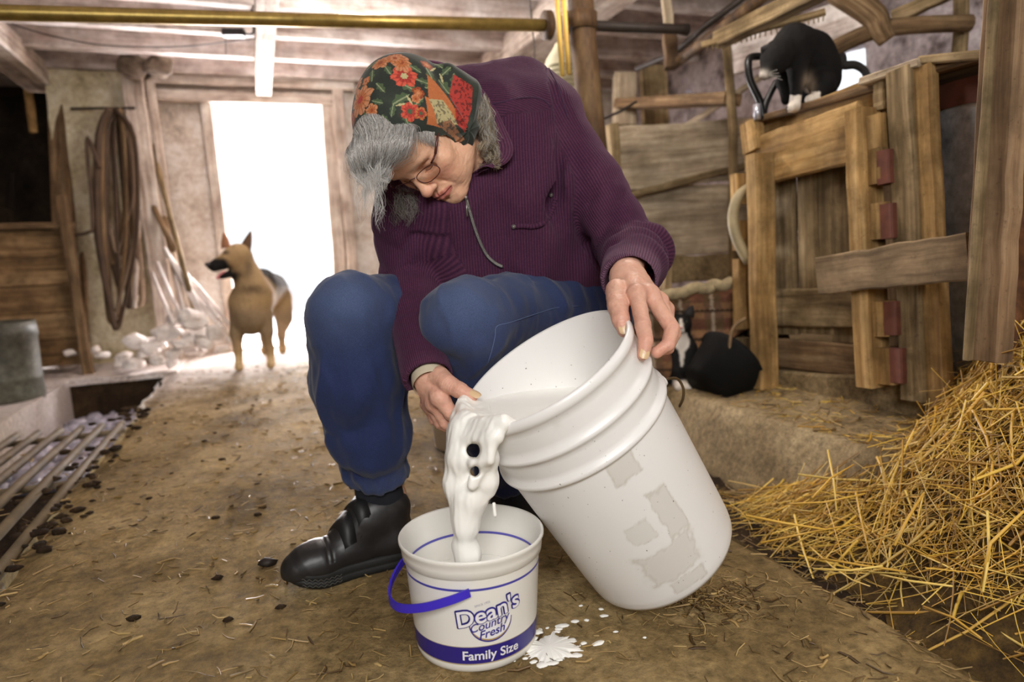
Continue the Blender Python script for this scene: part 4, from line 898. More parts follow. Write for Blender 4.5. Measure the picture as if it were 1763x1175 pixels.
# blue bail handle hanging down on the left front
M_BLUE = plain('blue_plastic', lin(62, 44, 190), .4)
a0 = toc-.12; a1 = toc-2.9
def pw_(da_, z, r): return PC+np.array([np.cos(toc+da_)*r, np.sin(toc+da_)*r, z])
hpts = [pw_(-.06, .137, .112), pw_(-.30, .130, .122), pw_(-.62, .117, .130), pw_(-.95, .105, .136), pw_(-1.25, .101, .136), pw_(-1.55, .108, .130), pw_(-1.85, .120, .122), pw_(-2.2, .136, .114)]
HP = spline(hpts, 40); T = np.gradient(HP, axis=0); T /= np.linalg.norm(T, axis=1)[:, None]
rad_ = HP-(PC+(0, 0, 0)); rad_[:, 2] = 0; rad_ /= np.linalg.norm(rad_, axis=1)[:, None]; wv = np.cross(T, rad_); wv /= np.linalg.norm(wv, axis=1)[:, None]
hw, ht = .0062, .0016
Vh = np.stack([HP+wv*hw+rad_*ht, HP-wv*hw+rad_*ht, HP-wv*hw-rad_*ht, HP+wv*hw-rad_*ht], 1).reshape(-1, 3); i = np.arange(39)[:, None]; k = np.arange(4)[None]
Fh = np.concatenate([np.stack([i*4+k, i*4+(k+1) % 4, (i+1)*4+(k+1) % 4, (i+1)*4+k], -1).reshape(-1, 4), [[3, 2, 1, 0], [156, 157, 158, 159]]])
part(pa, 'handle', (Vh, Fh), M_BLUE, False, label='bright blue plastic bail handle')
# lettering wrapped on the wall
def letters(body, size, col, da0, z0, rot=0., shear=0., off=.0006, bold=0., name='lettering', lift=0., sx=1., parent=pa, curve=0., rim=0.):
    import bmesh
    def glyphs(txt, bd):          # filled outline of a string, as plain arrays
        cu = bpy.data.curves.new(name, 'FONT'); cu.body = txt; cu.size = size; cu.align_y = 'CENTER'; cu.offset = bd; cu.shear = shear; cu.resolution_u = 4
        o = bpy.data.objects.new(name, cu); COL.objects.link(o)
        me = bpy.data.meshes.new_from_object(o.evaluated_get(bpy.context.evaluated_depsgraph_get())); bpy.data.objects.remove(o); bpy.data.curves.remove(cu)
        bm = bmesh.new(); bm.from_mesh(me); bmesh.ops.triangulate(bm, faces=bm.faces[:])
        for _ in range(3):
            bmesh.ops.subdivide_edges(bm, edges=[e for e in bm.edges if e.calc_length() > .0035], cuts=1); bmesh.ops.triangulate(bm, faces=bm.faces[:])
        V = np.array([v.co[:] for v in bm.verts]).reshape(-1, 3); F = np.array([[v.index for v in f.verts] for f in bm.faces]).reshape(-1, 3); bm.free(); bpy.data.meshes.remove(me); return V, F
    L_ = []
    for q in range(len(body)):    # letter by letter, so that fat neighbours may overlap
        if body[q] == ' ': continue
        pen = glyphs(body[:q+1], 0.)[0][:, 0].max()-glyphs(body[q], 0.)[0][:, 0].max(); g_, f_ = glyphs(body[q], bold); g_[:, 0] += pen; L_.append((g_, f_))
    V, F, _ = merge(*L_); F = F[0]; V[:, 0] -= (V[:, 0].max()+V[:, 0].min())/2
    if rim:       # only a line along the letters' edges
        e = np.sort(np.concatenate([F[:, [0, 1]], F[:, [1, 2]], F[:, [2, 0]]]), 1); ue, ct = np.unique(e, axis=0, return_counts=True); be = ue[ct == 1]; Ls = []
        for i0, i1 in be:
            a_, b__ = V[i0]*[1, 1, 0], V[i1]*[1, 1, 0]; dd = nrm(b__-a_); pp = np.array([-dd[1], dd[0], 0]); t8 = np.linspace(0, 2*np.pi, 10, endpoint=False); ring = a_+rim*np.stack([np.cos(t8), np.sin(t8), 0*t8], 1)
            Ls.append((np.concatenate([[a_], ring]), np.stack([np.zeros(10, int), 1+np.arange(10), 1+(np.arange(10)+1) % 10], 1))); q4 = np.array([a_+pp*rim, a_-pp*rim, b__-pp*rim, b__+pp*rim]); Ls.append((q4, np.array([[0, 1, 2], [0, 2, 3]])))
        V, F, _ = merge(*Ls); F = F[0]
    x = V[:, 0]*sx; y = V[:, 1]+curve*x*x; c_, s_ = np.cos(rot), np.sin(rot); x, y = x*c_-y*s_, x*s_+y*c_
    z = z0+y; r = PR0+(PR1-PR0)*z/PH*.93+off; an = toc+da0+x/r
    W_ = np.stack([PC[0]+r*np.cos(an), PC[1]+r*np.sin(an), z], 1)
    e1, e2 = W_[F[:, 1]]-W_[F[:, 0]], W_[F[:, 2]]-W_[F[:, 0]]; nn = np.cross(e1, e2); ctr = W_[F].mean(1)-PC; fl = (nn[:, 0]*ctr[:, 0]+nn[:, 1]*ctr[:, 1]) < 0
    F[fl] = F[fl][:, ::-1]
    return part(parent, name, (W_, F), col, False)
M_PB = plain('blue_print', lin(54, 46, 140), .4); M_PW = plain('white_print', lin(238, 236, 238), .4); M_PG = plain('grey_print', lin(150, 150, 170), .5); M_PT = plain('tan_print', lin(176, 150, 96), .5)
d0 = .20; rt_ = .0
def disc(rx, ry, da0, z0, mat, off, name, a0_=0, a1_=2*np.pi, inner=0.):
    n = 48; t = np.linspace(a0_, a1_, n); V = []
    for k in (inner, 1.):
        for a in t:
            x, y = rx*np.cos(a)*k, ry*np.sin(a)*k; z = z0+y; r = PR0+(PR1-PR0)*z/PH*.93+off; V.append((PC[0]+r*np.cos(toc+da0+x/r), PC[1]+r*np.sin(toc+da0+x/r), z))
    F = np.array([(k, n+k, n+k+1, k+1) for k in range(n-1)]); return part(pa, name, (np.array(V), F), mat, False)
RO = .20
disc(.0335, .0325, d0+.02, .083, M_PB, .0003, 'emblem_shadow', np.pi*1.02, np.pi*1.98+.1, .0)
disc(.0322, .0305, d0+.02, .0835, M_PT, .0004, 'emblem_rim', np.pi*1.02, np.pi*1.98+.1, .0)
disc(.0318, .029, d0+.02, .0845, M_PW, .0005, 'emblem', np.pi*1.0, np.pi*2.0+.06, .0)
letters("Dean's", .036, M_PB, d0-.005, .0985, RO, .08, .0014, .0006, 'lettering_outline', sx=1.04, rim=.0021)
letters("Dean's", .036, M_PW, d0-.005, .0985, RO, .08, .0030, .0006, 'lettering', sx=1.04)
letters('Country', .0185, M_PB, d0+.015, .0805, RO, .35, .0010, .0002, 'lettering', sx=.98)
letters('Fresh', .0185, M_PB, d0+.03, .0665, RO, .35, .0010, .0003, 'lettering')
letters('SINCE 1925', .0048, M_PG, d0-.10, .1135, RO+.02, 0, .0009, .0, 'lettering')
letters('Family Size', .0205, M_PW, d0+.02, .0305, .0, 0, .0012, .0004, 'lettering')
# spilt milk on the floor
sp_ = G(945, 1118); V0 = []; 
blobs = [(945, 1118, .033)]+[(945+40*np.cos(t)*k_, 1118+24*np.sin(t)*k_, .0025+.006*rng.random()) for t, k_ in zip(np.linspace(0, 6.1, 18), .75+.7*rng.random(18))]+[(968, 1080, .006), (1010, 1070, .004), (1040, 1062, .005), (1005, 1108, .004), (1030, 1108, .006), (962, 1085, .005), (900, 1128, .003), (990, 1072, .005), (1035, 1050, .004), (980, 1105, .006), (1000, 1045, .003), (1060, 1090, .003), (1110, 1100, .003), (930, 1086, .004), (920, 1092, .003), (886, 1140, .002)]
ms = thing('milk_splash', 'splash of spilt milk on the floor right of the small pail', 'milk', (sp_[0], sp_[1], 0))
for i, (x, y, r) in enumerate(blobs):
    c = G(x, y); n = 150 if i == 0 else 26; a = np.linspace(0, 2*np.pi, n, endpoint=False); ca = np.stack([np.cos(a), np.sin(a), 0*a+i*1.7], 1)
    k = 1+.42*vnoise(ca, 2.6 if i == 0 else 1.6, 40+i, 3)+(.95*np.clip(vnoise(ca, 9., 60, 2)-.1, 0, 1) if i == 0 else 0); el = 1.9 if i in (19, 23, 28) else 1.+.6*rng.random()
    R_ = np.stack([c[0]+r*k*np.cos(a)*el, c[1]+r*k*np.sin(a), 0*a], 1); R_[:, 2] = floor_z(R_)+.0012; T_ = c+(R_-c)*.78; T_[:, 2] = R_[:, 2]+min(.003, r*.2); cc = c.copy(); cc[2] = T_[:, 2].mean()+.0008
    kk = np.arange(n)
    part(ms, 'puddle' if i == 0 else 'droplet', (np.concatenate([R_, T_, [cc]]), [np.stack([kk, (kk+1) % n, n+(kk+1) % n, n+kk], 1), np.stack([n+kk, n+(kk+1) % n, np.full(n, 2*n)], 1)]), M_MILK)
# second white bucket standing behind her
c = G(748, 768)+.132*nrm(RT*np.array([1, 1, 0])); c[2] = 0
wb2 = thing('standing_bucket', 'white plastic bucket standing behind the woman, seen between hand and trouser leg', 'bucket', c)
part(wb2, 'body', lathe([(0, .0005), (0, .12), (.01, .13), (.25, .142), (.255, .148), (.27, .148), (.275, .143), (.36, .147), (.37, .153), (.375, .150), (.36, .143), (.01, .125), (.01, .0005)], c, (0, 0, 1), 64), M_BUCKET)
# ------------------------------------------------------------------ the woman
CB = np.stack([RT, UP, -FW], 1)
def cv(x, y, z): return CB@np.array([x, y, z], float)     # camera-style direction (right, up, towards) in the world
def pxy(W_):
    q = np.asarray(W_)-CP; z = q@FW; return np.stack([881.5+FPX*(q@RT)/z, 587.5-FPX*(q@UP)/z, z], -1)
wm = thing('person', 'seated woman in purple corduroy jacket, flowered headscarf and jeans, bending over to pour milk', 'person', G(925, 560, 0)*0+np.array([.62, 1.50, 0]))
def Ch(*p): return [D(*q) for q in p]
# --- head (own frame: x her left, y up, z forward, metres, origin between the eyes)
HR = CB@np.array([[.688, -.721, -.088], [.211, .314, -.926], [.695, .618, .368]])
uu, _, vv = np.linalg.svd(HR); HR = uu@vv
HO = D(706, 299, 1.237)
def hw_(v): return np.asarray(v)@HR.T+HO
h = Solid((-.10, -.17, -.215), (.10, .135, .05), .0014)
h.ell((0, .022, -.094), (.074, .086, .096)); h.ell((0, .012, -.045), (.060, .062, .046), None, .03)
h.ell((0, -.048, -.050), (.058, .066, .050), None, .02)
for s_ in (-1, 1):
    h.cone((s_*.050, -.074, -.080), (s_*.013, -.101, -.014), .020, .0155, .028)
    h.ell((s_*.045, -.034, -.030), (.023, .019, .020), None, .018); h.ell((s_*.036, -.064, -.030), (.022, .027, .022), None, .016)
    h.ell((s_*.024, .007, -.010), (.026, .0085, .012), None, .012)
    h.ell((s_*.033, -.011, .000), (.0195, .0125, .0115), None, .011, 's')
    h.ell((s_*.0315, -.0115, -.0205), (.0155, .0125, .0130), None, .003)
    h.cone((s_*.044, -.0155, -.0115), (s_*.020, -.0165, -.0065), .0009, .0009, .002, 's')
    h.cone((s_*.044, -.004, -.013), (s_*.020, -.0035, -.007), .001, .001, .003, 's')
    h.cone((s_*.042, -.023, -.0135), (s_*.018, -.024, -.007), .0035, .0025, .006, 's')
h.ell((0, -.101, -.007), (.021, .0145, .0145), None, .014)
h.cone((0, .004, -.005), (0, -.040, .0155), .0075, .0095, .009)
h.ell((0, -.0415, .0155), (.0125, .0105, .0115), None, .006)
for s_ in (-1, 1):
    h.ell((s_*.0125, -.0445, .0065), (.0085, .0075, .0095), None, .005)
    h.ell((s_*.006, -.052, .0100), (.0035, .004, .0055), None, .002, 's')
    h.cone((s_*.0195, -.042, .000), (s_*.031, -.072, -.009), .0022, .0018, .008, 's')
h.ell((0, -.0715, -.0075), (.027, .0175, .0185), None, .012)
for s_ in (-1, 1):
    h.chain([(s_*.0240, -.0728, -.0012), (s_*.013, -.0690, .0070), (s_*.004, -.0668, .0098)], [.0020, .0034, .0038], .004); h.chain([(s_*.0225, -.0742, -.0010), (s_*.012, -.0766, .0062), (0, -.0772, .0088)], [.0020, .0042, .0048], .004)
    h.chain([(s_*.0262, -.0742, -.0008), (s_*.0145, -.0722, .0100), (0, -.0715, .0140)], [.0017, .0014, .0011], .0015, 's')
h.cone((0, -.060, .0085), (0, -.0655, .012), .0016, .0016, .004, 's')
h.cone((0, -.085, .0045), (0, -.086, .005), .003, .003, .008, 's')
h.cone((0, -.05, -.100), (.0, -.165, -.118), .052, .054, .025)
hV, hQ = h.mesh(2)
sk = np.tile(L3(226, 178, 148), (len(hV), 1))
def blend(base, col, w): return base*(1-w[:, None])+np.asarray(col)*w[:, None]
def gs(V, c, r): return np.exp(-(((V-np.asarray(c))/np.asarray(r))**2).sum(1))
for s_ in (-1, 1):
    sk = blend(sk, L3(214, 138, 116), .55*gs(hV, (s_*.042, -.045, -.015), (.022, .022, .03))); sk = blend(sk, L3(178, 120, 100), .5*gs(hV, (s_*.031, -.012, -.008), (.020, .012, .02)))
    sk = blend(sk, L3(120, 84, 70), .8*gs(hV, (s_*.032, -.0165, -.0085), (.014, .0016, .02))); sk = blend(sk, L3(150, 122, 104), .5*gs(hV, (s_*.026, .008, 0), (.022, .004, .03)))
sk = blend(sk, L3(218, 142, 124), .6*gs(hV, (0, -.044, .02), (.016, .012, .02)))
for lp in ([(-.024, -.0730, .0), (-.013, -.0695, .0090), (0, -.0672, .0125), (.013, -.0695, .0090), (.024, -.0730, .0)], [(-.022, -.0742, .0), (-.012, -.0768, .0090), (0, -.0774, .0115), (.012, -.0768, .0090), (.022, -.0742, .0)]):
    _, ld, _ = segparam(hV, lp); sk = blend(sk, L3(182, 100, 92), .8*smoothstep(.0068, .0040, ld))
_, ld, _ = segparam(hV, [(-.0262, -.0742, .0), (-.0145, -.0722, .0105), (0, -.0715, .0145), (.0145, -.0722, .0105), (.0262, -.0742, .0)]); sk = blend(sk, L3(112, 58, 54), .75*smoothstep(.0026, .0010, ld))
sk = sk*(1+.06*vnoise(hV, 60, 4))[:, None]
hV = hV+vnormals(hV, hQ)*(.0007*vnoise(hV*np.array([1, 1.6, 1]), 130, 9, 2))[:, None]
# --- hands
def hand(wr, wr_up, mcps, fingers, thumb, lo, hi, extra=()):
    s = Solid(lo, hi, .0014)
    s.cone(wr_up, wr, .030, .0265, .01, flat=(cv(0, .3, 1), 1.2))
    for m_, r in mcps: s.cone(wr, m_, .0215, r, .016)
    for i in range(len(mcps)-1): s.cone(mcps[i][0], mcps[i+1][0], mcps[i][1]*.9, mcps[i+1][1]*.9, .008)
    for pts, rad in fingers:
        s.chain(pts, rad, .0025)
        s.ell(pts[0], rad[0]*1.06, None, .012)
    s.chain(thumb[0], thumb[1], .004)
    for a, b, r1, r2, k in extra: s.cone(a, b, r1, r2, k)
    V, Q = s.mesh(2)
    c = np.tile(L3(216, 168, 146), (len(V), 1))
    for pts, rad in list(fingers)+[thumb]:
        for p_ in pts[1:]: c = blend(c, L3(206, 128, 112), .45*gs(V, p_, (.013,)*3))
    for m_, r in mcps: c = blend(c, L3(208, 134, 118), .4*gs(V, m_, (.018,)*3))
    n = vnormals(V, Q)
    V = V+n*(.0009*vnoise(V, 90, 6, 2)+.0004*vnoise(V, 260, 7, 2))[:, None]
    for pts, rad in list(fingers)+[thumb]:          # wrinkles over the knuckles
        for j in range(1, len(pts)-1):
            ax = nrm(pts[j+1]-pts[j-1]); t = (V-pts[j])@ax; w = np.exp(-(np.linalg.norm(V-pts[j], axis=1)/(rad[j]*1.35))**4)
            V = V+n*(-.0005*w*(.5+.5*np.cos(t*2*np.pi/.0042)))[:, None]
    c *= (1+.10*vnoise(V, 70, 3))[:, None]
    return V, Q, c, n
lhM = [(D(1096, 507, 1.095), .0135), (D(1119, 508, 1.115), .0135), (D(1135, 520, 1.14), .0125), (D(1146, 533, 1.165), .0115)]
lhF = [(Ch((1096, 507, 1.09), (1107, 560, 1.037), (1112, 588, 1.024), (1108, 611, 1.018)), [.0132, .0124, .0110, .0088]),
       (Ch((1119, 508, 1.11), (1157, 566, 1.075), (1150, 594, 1.058), (1131, 607, 1.058)), [.0132, .0122, .0108, .0090]),
       (Ch((1135, 520, 1.14), (1160, 574, 1.12), (1150, 600, 1.10), (1130, 606, 1.10)), [.0124, .0114, .0100, .0085]),
       (Ch((1146, 533, 1.165), (1158, 580, 1.16), (1146, 600, 1.145), (1128, 604, 1.14)), [.0110, .0098, .0088, .0078])]
lhT = (Ch((1062, 500, 1.125), (1064, 528, 1.085), (1069, 551, 1.066), (1074, 569, 1.060)), [.0190, .0165, .0138, .0108])
lw = D(1080, 478, 1.165)
lA = hand(lw, D(1085, 440, 1.27), lhM, lhF, lhT, np.min([q for f in lhF+[lhT] for q in f[0]]+[lw], 0)-.07, np.max([q for f in lhF+[lhT] for q in f[0]]+[lw], 0)+.07)
rhM = [(D(757, 684, 1.165), .0140), (D(750, 694, 1.185), .0140), (D(744, 698, 1.205), .0125), (D(738, 696, 1.222), .0115)]
rhF = [(Ch((757, 684, 1.16), (776, 712, 1.160), (800, 722, 1.178), (820, 724, 1.19)), [.0135, .0130, .0112, .0090]),
       (Ch((750, 694, 1.185), (768, 728, 1.185), (795, 740, 1.20), (818, 742, 1.212)), [.0135, .0128, .0112, .0090]),
       (Ch((744, 698, 1.205), (758, 728, 1.21), (785, 744, 1.222), (808, 748, 1.232)), [.0125, .0118, .0104, .0085]),
       (Ch((738, 696, 1.222), (748, 722, 1.23), (770, 736, 1.24), (790, 742, 1.245)), [.0112, .0102, .0092, .0078])]
rhT = (Ch((756, 650, 1.18), (771, 662, 1.155), (791, 672, 1.143), (812, 682, 1.136)), [.0190, .0158, .0138, .0105])
rw = D(740, 648, 1.205)
rA = hand(rw, D(727, 610, 1.27), rhM, rhF, rhT, np.min([q for f in rhF+[rhT] for q in f[0]]+[rw], 0)-.07, np.max([q for f in rhF+[rhT] for q in f[0]]+[rw], 0)+.07)
# --- rest of the body under the clothes (one figure with the head and hands)
NB = hw_((0, -.165, -.118))
b_ = Solid((.0, .85, .0), (1.0, 1.85, 1.02), .006)
TOR = Ch((925, 525, 1.63), (900, 420, 1.57), (875, 300, 1.47), (858, 215, 1.44))
b_.chain(TOR, [.115, .105, .115, .08], .04); b_.cone(hw_((0, -.12, -.11)), TOR[-1], .05, .055, .03)
SHL, ELL, WRL = D(950, 205, 1.45), D(1085, 430, 1.42), lw; SHR, ELR, WRR = D(706, 280, 1.34), D(703, 482, 1.43), rw
b_.cone(TOR[-1], SHL, .06, .052, .03); b_.cone(TOR[-1], SHR, .06, .052, .03)
b_.chain([SHL, ELL, D(1085, 460, 1.26)], [.046, .036, .03], .015); b_.chain([SHR, ELR, D(725, 605, 1.27)], [.046, .036, .03], .015)
HIL, KNL, ANL = D(1000, 530, 1.60), D(798, 552, 1.25), D(880, 858, 1.55); HIR, KNR, ANR = D(850, 528, 1.65), D(602, 545, 1.305), D(668, 862, 1.40)
b_.chain([HIL, KNL, ANL], [.078, .050, .036], .03); b_.chain([HIR, KNR, ANR], [.078, .052, .036], .03)
FTR = (G(700, 962), G(497, 1012)); FTL = (G(950, 850), G(895, 895))
b_.cone(ANR, ANR+nrm(FTR[1]-FTR[0])*.12-(0, 0, .09), .034, .026, .02); b_.cone(ANL, ANL+nrm(FTL[1]-FTL[0])*.10-(0, 0, .06), .034, .026, .02)
bV, bQ = b_.mesh(1)
M_SKIN = vcol('skin', .48, .35, 420, .12, .0006, .22, .12, 130)
q = merge((hw_(hV), hQ), (lA[0], lA[1]), (rA[0], rA[1]), (bV, bQ))
part(wm, 'body', (q[0], q[1]), M_SKIN, col=np.concatenate([sk, lA[2], rA[2], np.tile(L3(226, 178, 148), (len(bV), 1))]))
# nails: small curved plates
M_NAIL = plain('fingernail', lin(226, 192, 150), .3, spec=.6, var=.15)
def nail(tip, prev, up, w, l, rad=.009, tipout=.004):
    ax = nrm(tip-prev); n_ = nrm(np.asarray(up)-ax*(np.asarray(up)@ax)); sd = np.cross(n_, ax); V = []
    for i, u in enumerate(np.linspace(0, 1, 7)):
        for v in np.linspace(-1, 1, 7):
            ww = w*(1-.55*max(0, (u-.72)/.28)**2)*(.82+.18*min(1, u*4))
            V.append(tip+ax*(u*l-l+tipout)+sd*ww*v+n_*(rad+.0010-.0008*(1-u)-.34*ww*v*v-.0022*u*u))
    V = np.array(V); F = np.array([(i*7+k, i*7+k+1, (i+1)*7+k+1, (i+1)*7+k) for i in range(6) for k in range(6)])
    n0 = len(V); V = np.concatenate([V, V-n_*.0008]); return V, np.concatenate([F, F[:, ::-1]+n0])
def onail(T, up, w, l, out): 
    q = nail(T[0][-1], T[0][-2], up, w, l, T[1][-1], out); part(wm, 'fingernail', q, M_NAIL)
onail(lhT, cv(.05, -.15, 1), .0086, .018, .0095); onail(lhF[0], cv(-.05, -.25, 1), .0072, .016, .0085)
onail(rhT, cv(.2, .75, .65), .0078, .020, .016)
# --- jacket
JT = Ch((905, 500, 1.60), (890, 420, 1.56), (868, 320, 1.47), (858, 230, 1.45)); JTr = [.150, .150, .150, .115]
cn_ = cv(-.12, -.42, .9)
j = Solid((.08, .90, .38), (1.02, 1.86, 1.06), .0042)
j.chain(JT, JTr, .05, flat=(cn_, 1.22))
j.cone(D(893, 215, 1.54), D(900, 330, 1.60), .122, .13, .05); j.cone(D(770, 180, 1.46), D(890, 190, 1.52), .075, .105, .04)
j.cone(D(858, 230, 1.44), D(945, 200, 1.46), .085, .072, .04); j.cone(D(850, 240, 1.42), D(715, 280, 1.36), .085, .072, .04)
j.cone(D(770, 350, 1.40), D(800, 440, 1.46), .105, .12, .05); j.cone(D(910, 330, 1.42), D(905, 440, 1.47), .098, .105, .05)
j.cone(D(740, 430, 1.47), D(905, 462, 1.52), .08, .11, .05); j.cone(D(905, 462, 1.52), D(985, 455, 1.55), .105, .10, .04)
LA = Ch((948, 212, 1.455), (1015, 318, 1.43), (1082, 425, 1.40)); LAr = [.070, .064, .060]
LF = Ch((1082, 425, 1.40), (1090, 452, 1.31), (1083, 484, 1.195)); LFr = [.060, .058, .050]
RA = Ch((708, 290, 1.35), (700, 390, 1.40), (708, 478, 1.42)); RAr = [.070, .066, .062]
RF = Ch((708, 478, 1.42), (712, 545, 1.335), (738, 652, 1.20)); RFr = [.062, .050, .0455]
j.chain(LA, LAr, .02); j.chain(LF, LFr, .012); j.ell(D(1112, 432, 1.40), (.055, .05, .055), None, .02)
j.chain(RA, RAr, .02); j.chain(RF, RFr, .012)
# deep fold where the sleeve meets the body
j.cone(D(962, 255, 1.365), D(950, 345, 1.36), .010, .020, .02, 's'); j.cone(D(950, 345, 1.36), D(985, 420, 1.37), .020, .026, .02, 's')
# open cuffs and hem
cl = nrm(LF[-1]-LF[-2]); j.half(LF[-1]+cl*.012, cl) if False else None
def cuff(S, p, ax, r, depth=.06):
    S.cone(p-ax*depth, p+ax*.10, r, r, .003, 's')
cr_ = nrm(RF[-1]-RF[-2])
def capcut(S, p, ax, r):     # flat end on a sleeve: remove the round cap only
    S.cone(p+ax*(r+.006), p+ax*(r+.05), r*1.02, r*1.02, .002, 's')
    for a in np.linspace(0, 2*np.pi, 16, endpoint=False):
        e = nrm(np.cross(ax, [.3, .5, .8])); e2 = np.cross(ax, e)
        S.cone(p+ax*.030+(np.cos(a)*e+np.sin(a)*e2)*r, p+ax*.030, .026, .026, .001, 's')
capcut(j, LF[-1], cl, .05); capcut(j, RF[-1], cr_, .0455)
cuff(j, LF[-1], cl, .0425, .05); cuff(j, RF[-1], cr_, .0365, .03)
j.chain(Ch((905, 560, 1.60), (900, 470, 1.585)), [.12, .10], .004, 's')
jV, jQ = j.mesh(2); jN = vnormals(jV, jQ)
# which panel a point belongs to, and its wale coordinate
def panel(V, pts, rad, ref):
    S, d, O = segparam(V, pts); L = np.concatenate([[0], np.cumsum([np.linalg.norm(np.asarray(pts[i+1])-pts[i]) for i in range(len(pts)-1)])])
    r = np.interp(S, L, rad); ax = nrm(np.asarray(pts[-1])-pts[0]); e = nrm(np.asarray(ref)-ax*(np.asarray(ref)@ax)); f = np.cross(ax, e)
    th = np.arctan2(O@f, O@e); return S, d-r, th, r
tS, tD, tT, tR = panel(jV, JT, JTr, cv(0, 0, 1)); aS, aD, aT, aR = panel(jV, LA+LF[1:], LAr+LFr[1:], cv(.3, 0, 1)); rS, rD, rT, rR = panel(jV, RA+RF[1:], RAr+RFr[1:], cv(-.3, 0, 1))
who = np.argmin(np.stack([tD-.012, aD, rD]), 0)
px_ = pxy(jV)
wale = np.where(who == 0, (jV@nrm(cv(1, .05, 0)))*1.0+.25*(jV@nrm(cv(0, .0, 1)))*0, np.where(who == 1, aT*.062, rT*.062))
yoke = (who == 0) & ((jV-D(940, 205, 1.45))@nrm(cv(-.25, 1, .1)) > .0)
wale = np.where(yoke, jV@nrm(cv(.15, 1, -.45)), wale)
la = sum(np.linalg.norm(LA[i+1]-LA[i]) for i in range(2)); ra = sum(np.linalg.norm(RA[i+1]-RA[i]) for i in range(2))
dsp = .0045*vnoise(jV, 9, 3, 2)+.002*vnoise(jV, 24, 5, 2)
def creases(V, dir_, sc, amp, seed):
    a = nrm(dir_); q = V-np.outer(V@a, a)*.75; n_ = vnoise(q, sc, seed, 2); return amp*(1-np.abs(n_)*2.6).clip(-.6, 1)
dsp = dsp+np.where(who == 0, creases(jV, cv(.5, -.85, 0), 12, .0045, 8), 0)+np.where(who == 1, creases(jV, cv(.5, -.8, .2), 14, .0035, 9)*smoothstep(la+.17, la+.08, aS), 0)
def folds(S, T, s0, s1, lam, amp, tilt, seed):
    w = smoothstep(s0-.03, s0+.03, S)*(1-smoothstep(s1-.03, s1+.02, S))
    q = np.stack([S*7, np.cos(T)*.9, np.sin(T)*.9], 1); ph = S/lam*2*np.pi*.8+tilt*np.sin(T+seed)+3.4*vnoise(q, 1.1, seed, 2)
    am = .35+.9*smoothstep(-.25, .45, vnoise(q+5.3, 1.3, seed+7, 2))
    return amp*w*am*(np.abs(np.sin(ph*.5))**.8*1.6-1.0)
dsp = dsp+np.where(who == 1, folds(aS, aT, la*.60, la+.16, .050, .0062, 1.9, 3), 0)+np.where(who == 2, folds(rS, rT, ra*.5, ra+.15, .05, .007, 1.7, 5), 0)
# long drapes running from the shoulder down the front
u_ = jV@cv(1, 0, 0); v_ = jV@cv(0, 1, 0)
dsp = dsp+np.where(who == 0, .0045*np.sin((u_*.9-v_*.35)*2*np.pi/.085+1.2*vnoise(jV, 6, 9, 2)), 0)*smoothstep(.15, -.1, v_-UP@D(900, 300, 1.4))*.6
jV = jV+jN*dsp[:, None]
for _ in range(2): jV = laplace(jV, jQ, .5)
jc = np.tile(L3(80, 43, 66), (len(jV), 1)); jc = blend(jc, L3(98, 58, 78), .5*smoothstep(.0, .6, vnoise(jV, 12, 5, 3)))
wearL = np.where(who == 1, smoothstep(la+.14, la+.21, aS), 0); jc = blend(jc, L3(138, 104, 122), .45*wearL)
M_CORD, nt, b = nmat('purple_corduroy')
wa = N(nt, 'ShaderNodeAttribute', attribute_name='wale'); vc_ = N(nt, 'ShaderNodeAttribute', attribute_name='Col')
sn = math_(nt, 'SINE', math_(nt, 'MULTIPLY', wa.outputs['Fac'], 2*np.pi/.0054)); sn01 = math_(nt, 'ADD', math_(nt, 'MULTIPLY', sn, .5), .5)
nf = noise(nt, coords(nt), 260, 3); nf2 = noise(nt, coords(nt), 900, 2)
c = mixc(nt, math_(nt, 'MULTIPLY', math_(nt, 'SUBTRACT', 1., sn01), .62), vc_.outputs['Color'], lin(38, 20, 44))
c = mixc(nt, .22, c, ramp(nt, nf, [(.3, (.1, .1, .1, 1)), (.7, (.9, .9, .9, 1))]), 'OVERLAY')
c = mixc(nt, ramp(nt, nf2, [(.76, (0, 0, 0, 1)), (.80, (.5, .5, .5, 1))]), c, lin(168, 140, 150))
nt.links.new(c, b.inputs['Base Color']); b.inputs['Roughness'].default_value = .85; b.inputs['Specular IOR Level'].default_value = .15
b.inputs['Sheen Weight'].default_value = .12; b.inputs['Sheen Roughness'].default_value = .4; b.inputs['Sheen Tint'].default_value = (.7, .45, .65, 1)
bump(nt, b, math_(nt, 'ADD', sn01, math_(nt, 'MULTIPLY', nf, .3)), .55, .0016)
jk = part(wm, 'jacket', (jV, jQ, {'wale': wale}), M_CORD, col=jc, label='purple corduroy jacket')
from mathutils.bvhtree import BVHTree
def bvh(V, Q): return BVHTree.FromPolygons([tuple(v) for v in V], [tuple(int(k) for k in q) for q in Q])
jB = bvh(jV, jQ)
def onj(B, x, y, lift=.002):
    d = ray(x, y); l = np.linalg.norm(d); hit = B.ray_cast(Vector(CP), Vector(d/l))
    if hit[0] is None: return None
    return np.array(hit[0])+np.array(hit[1])*lift
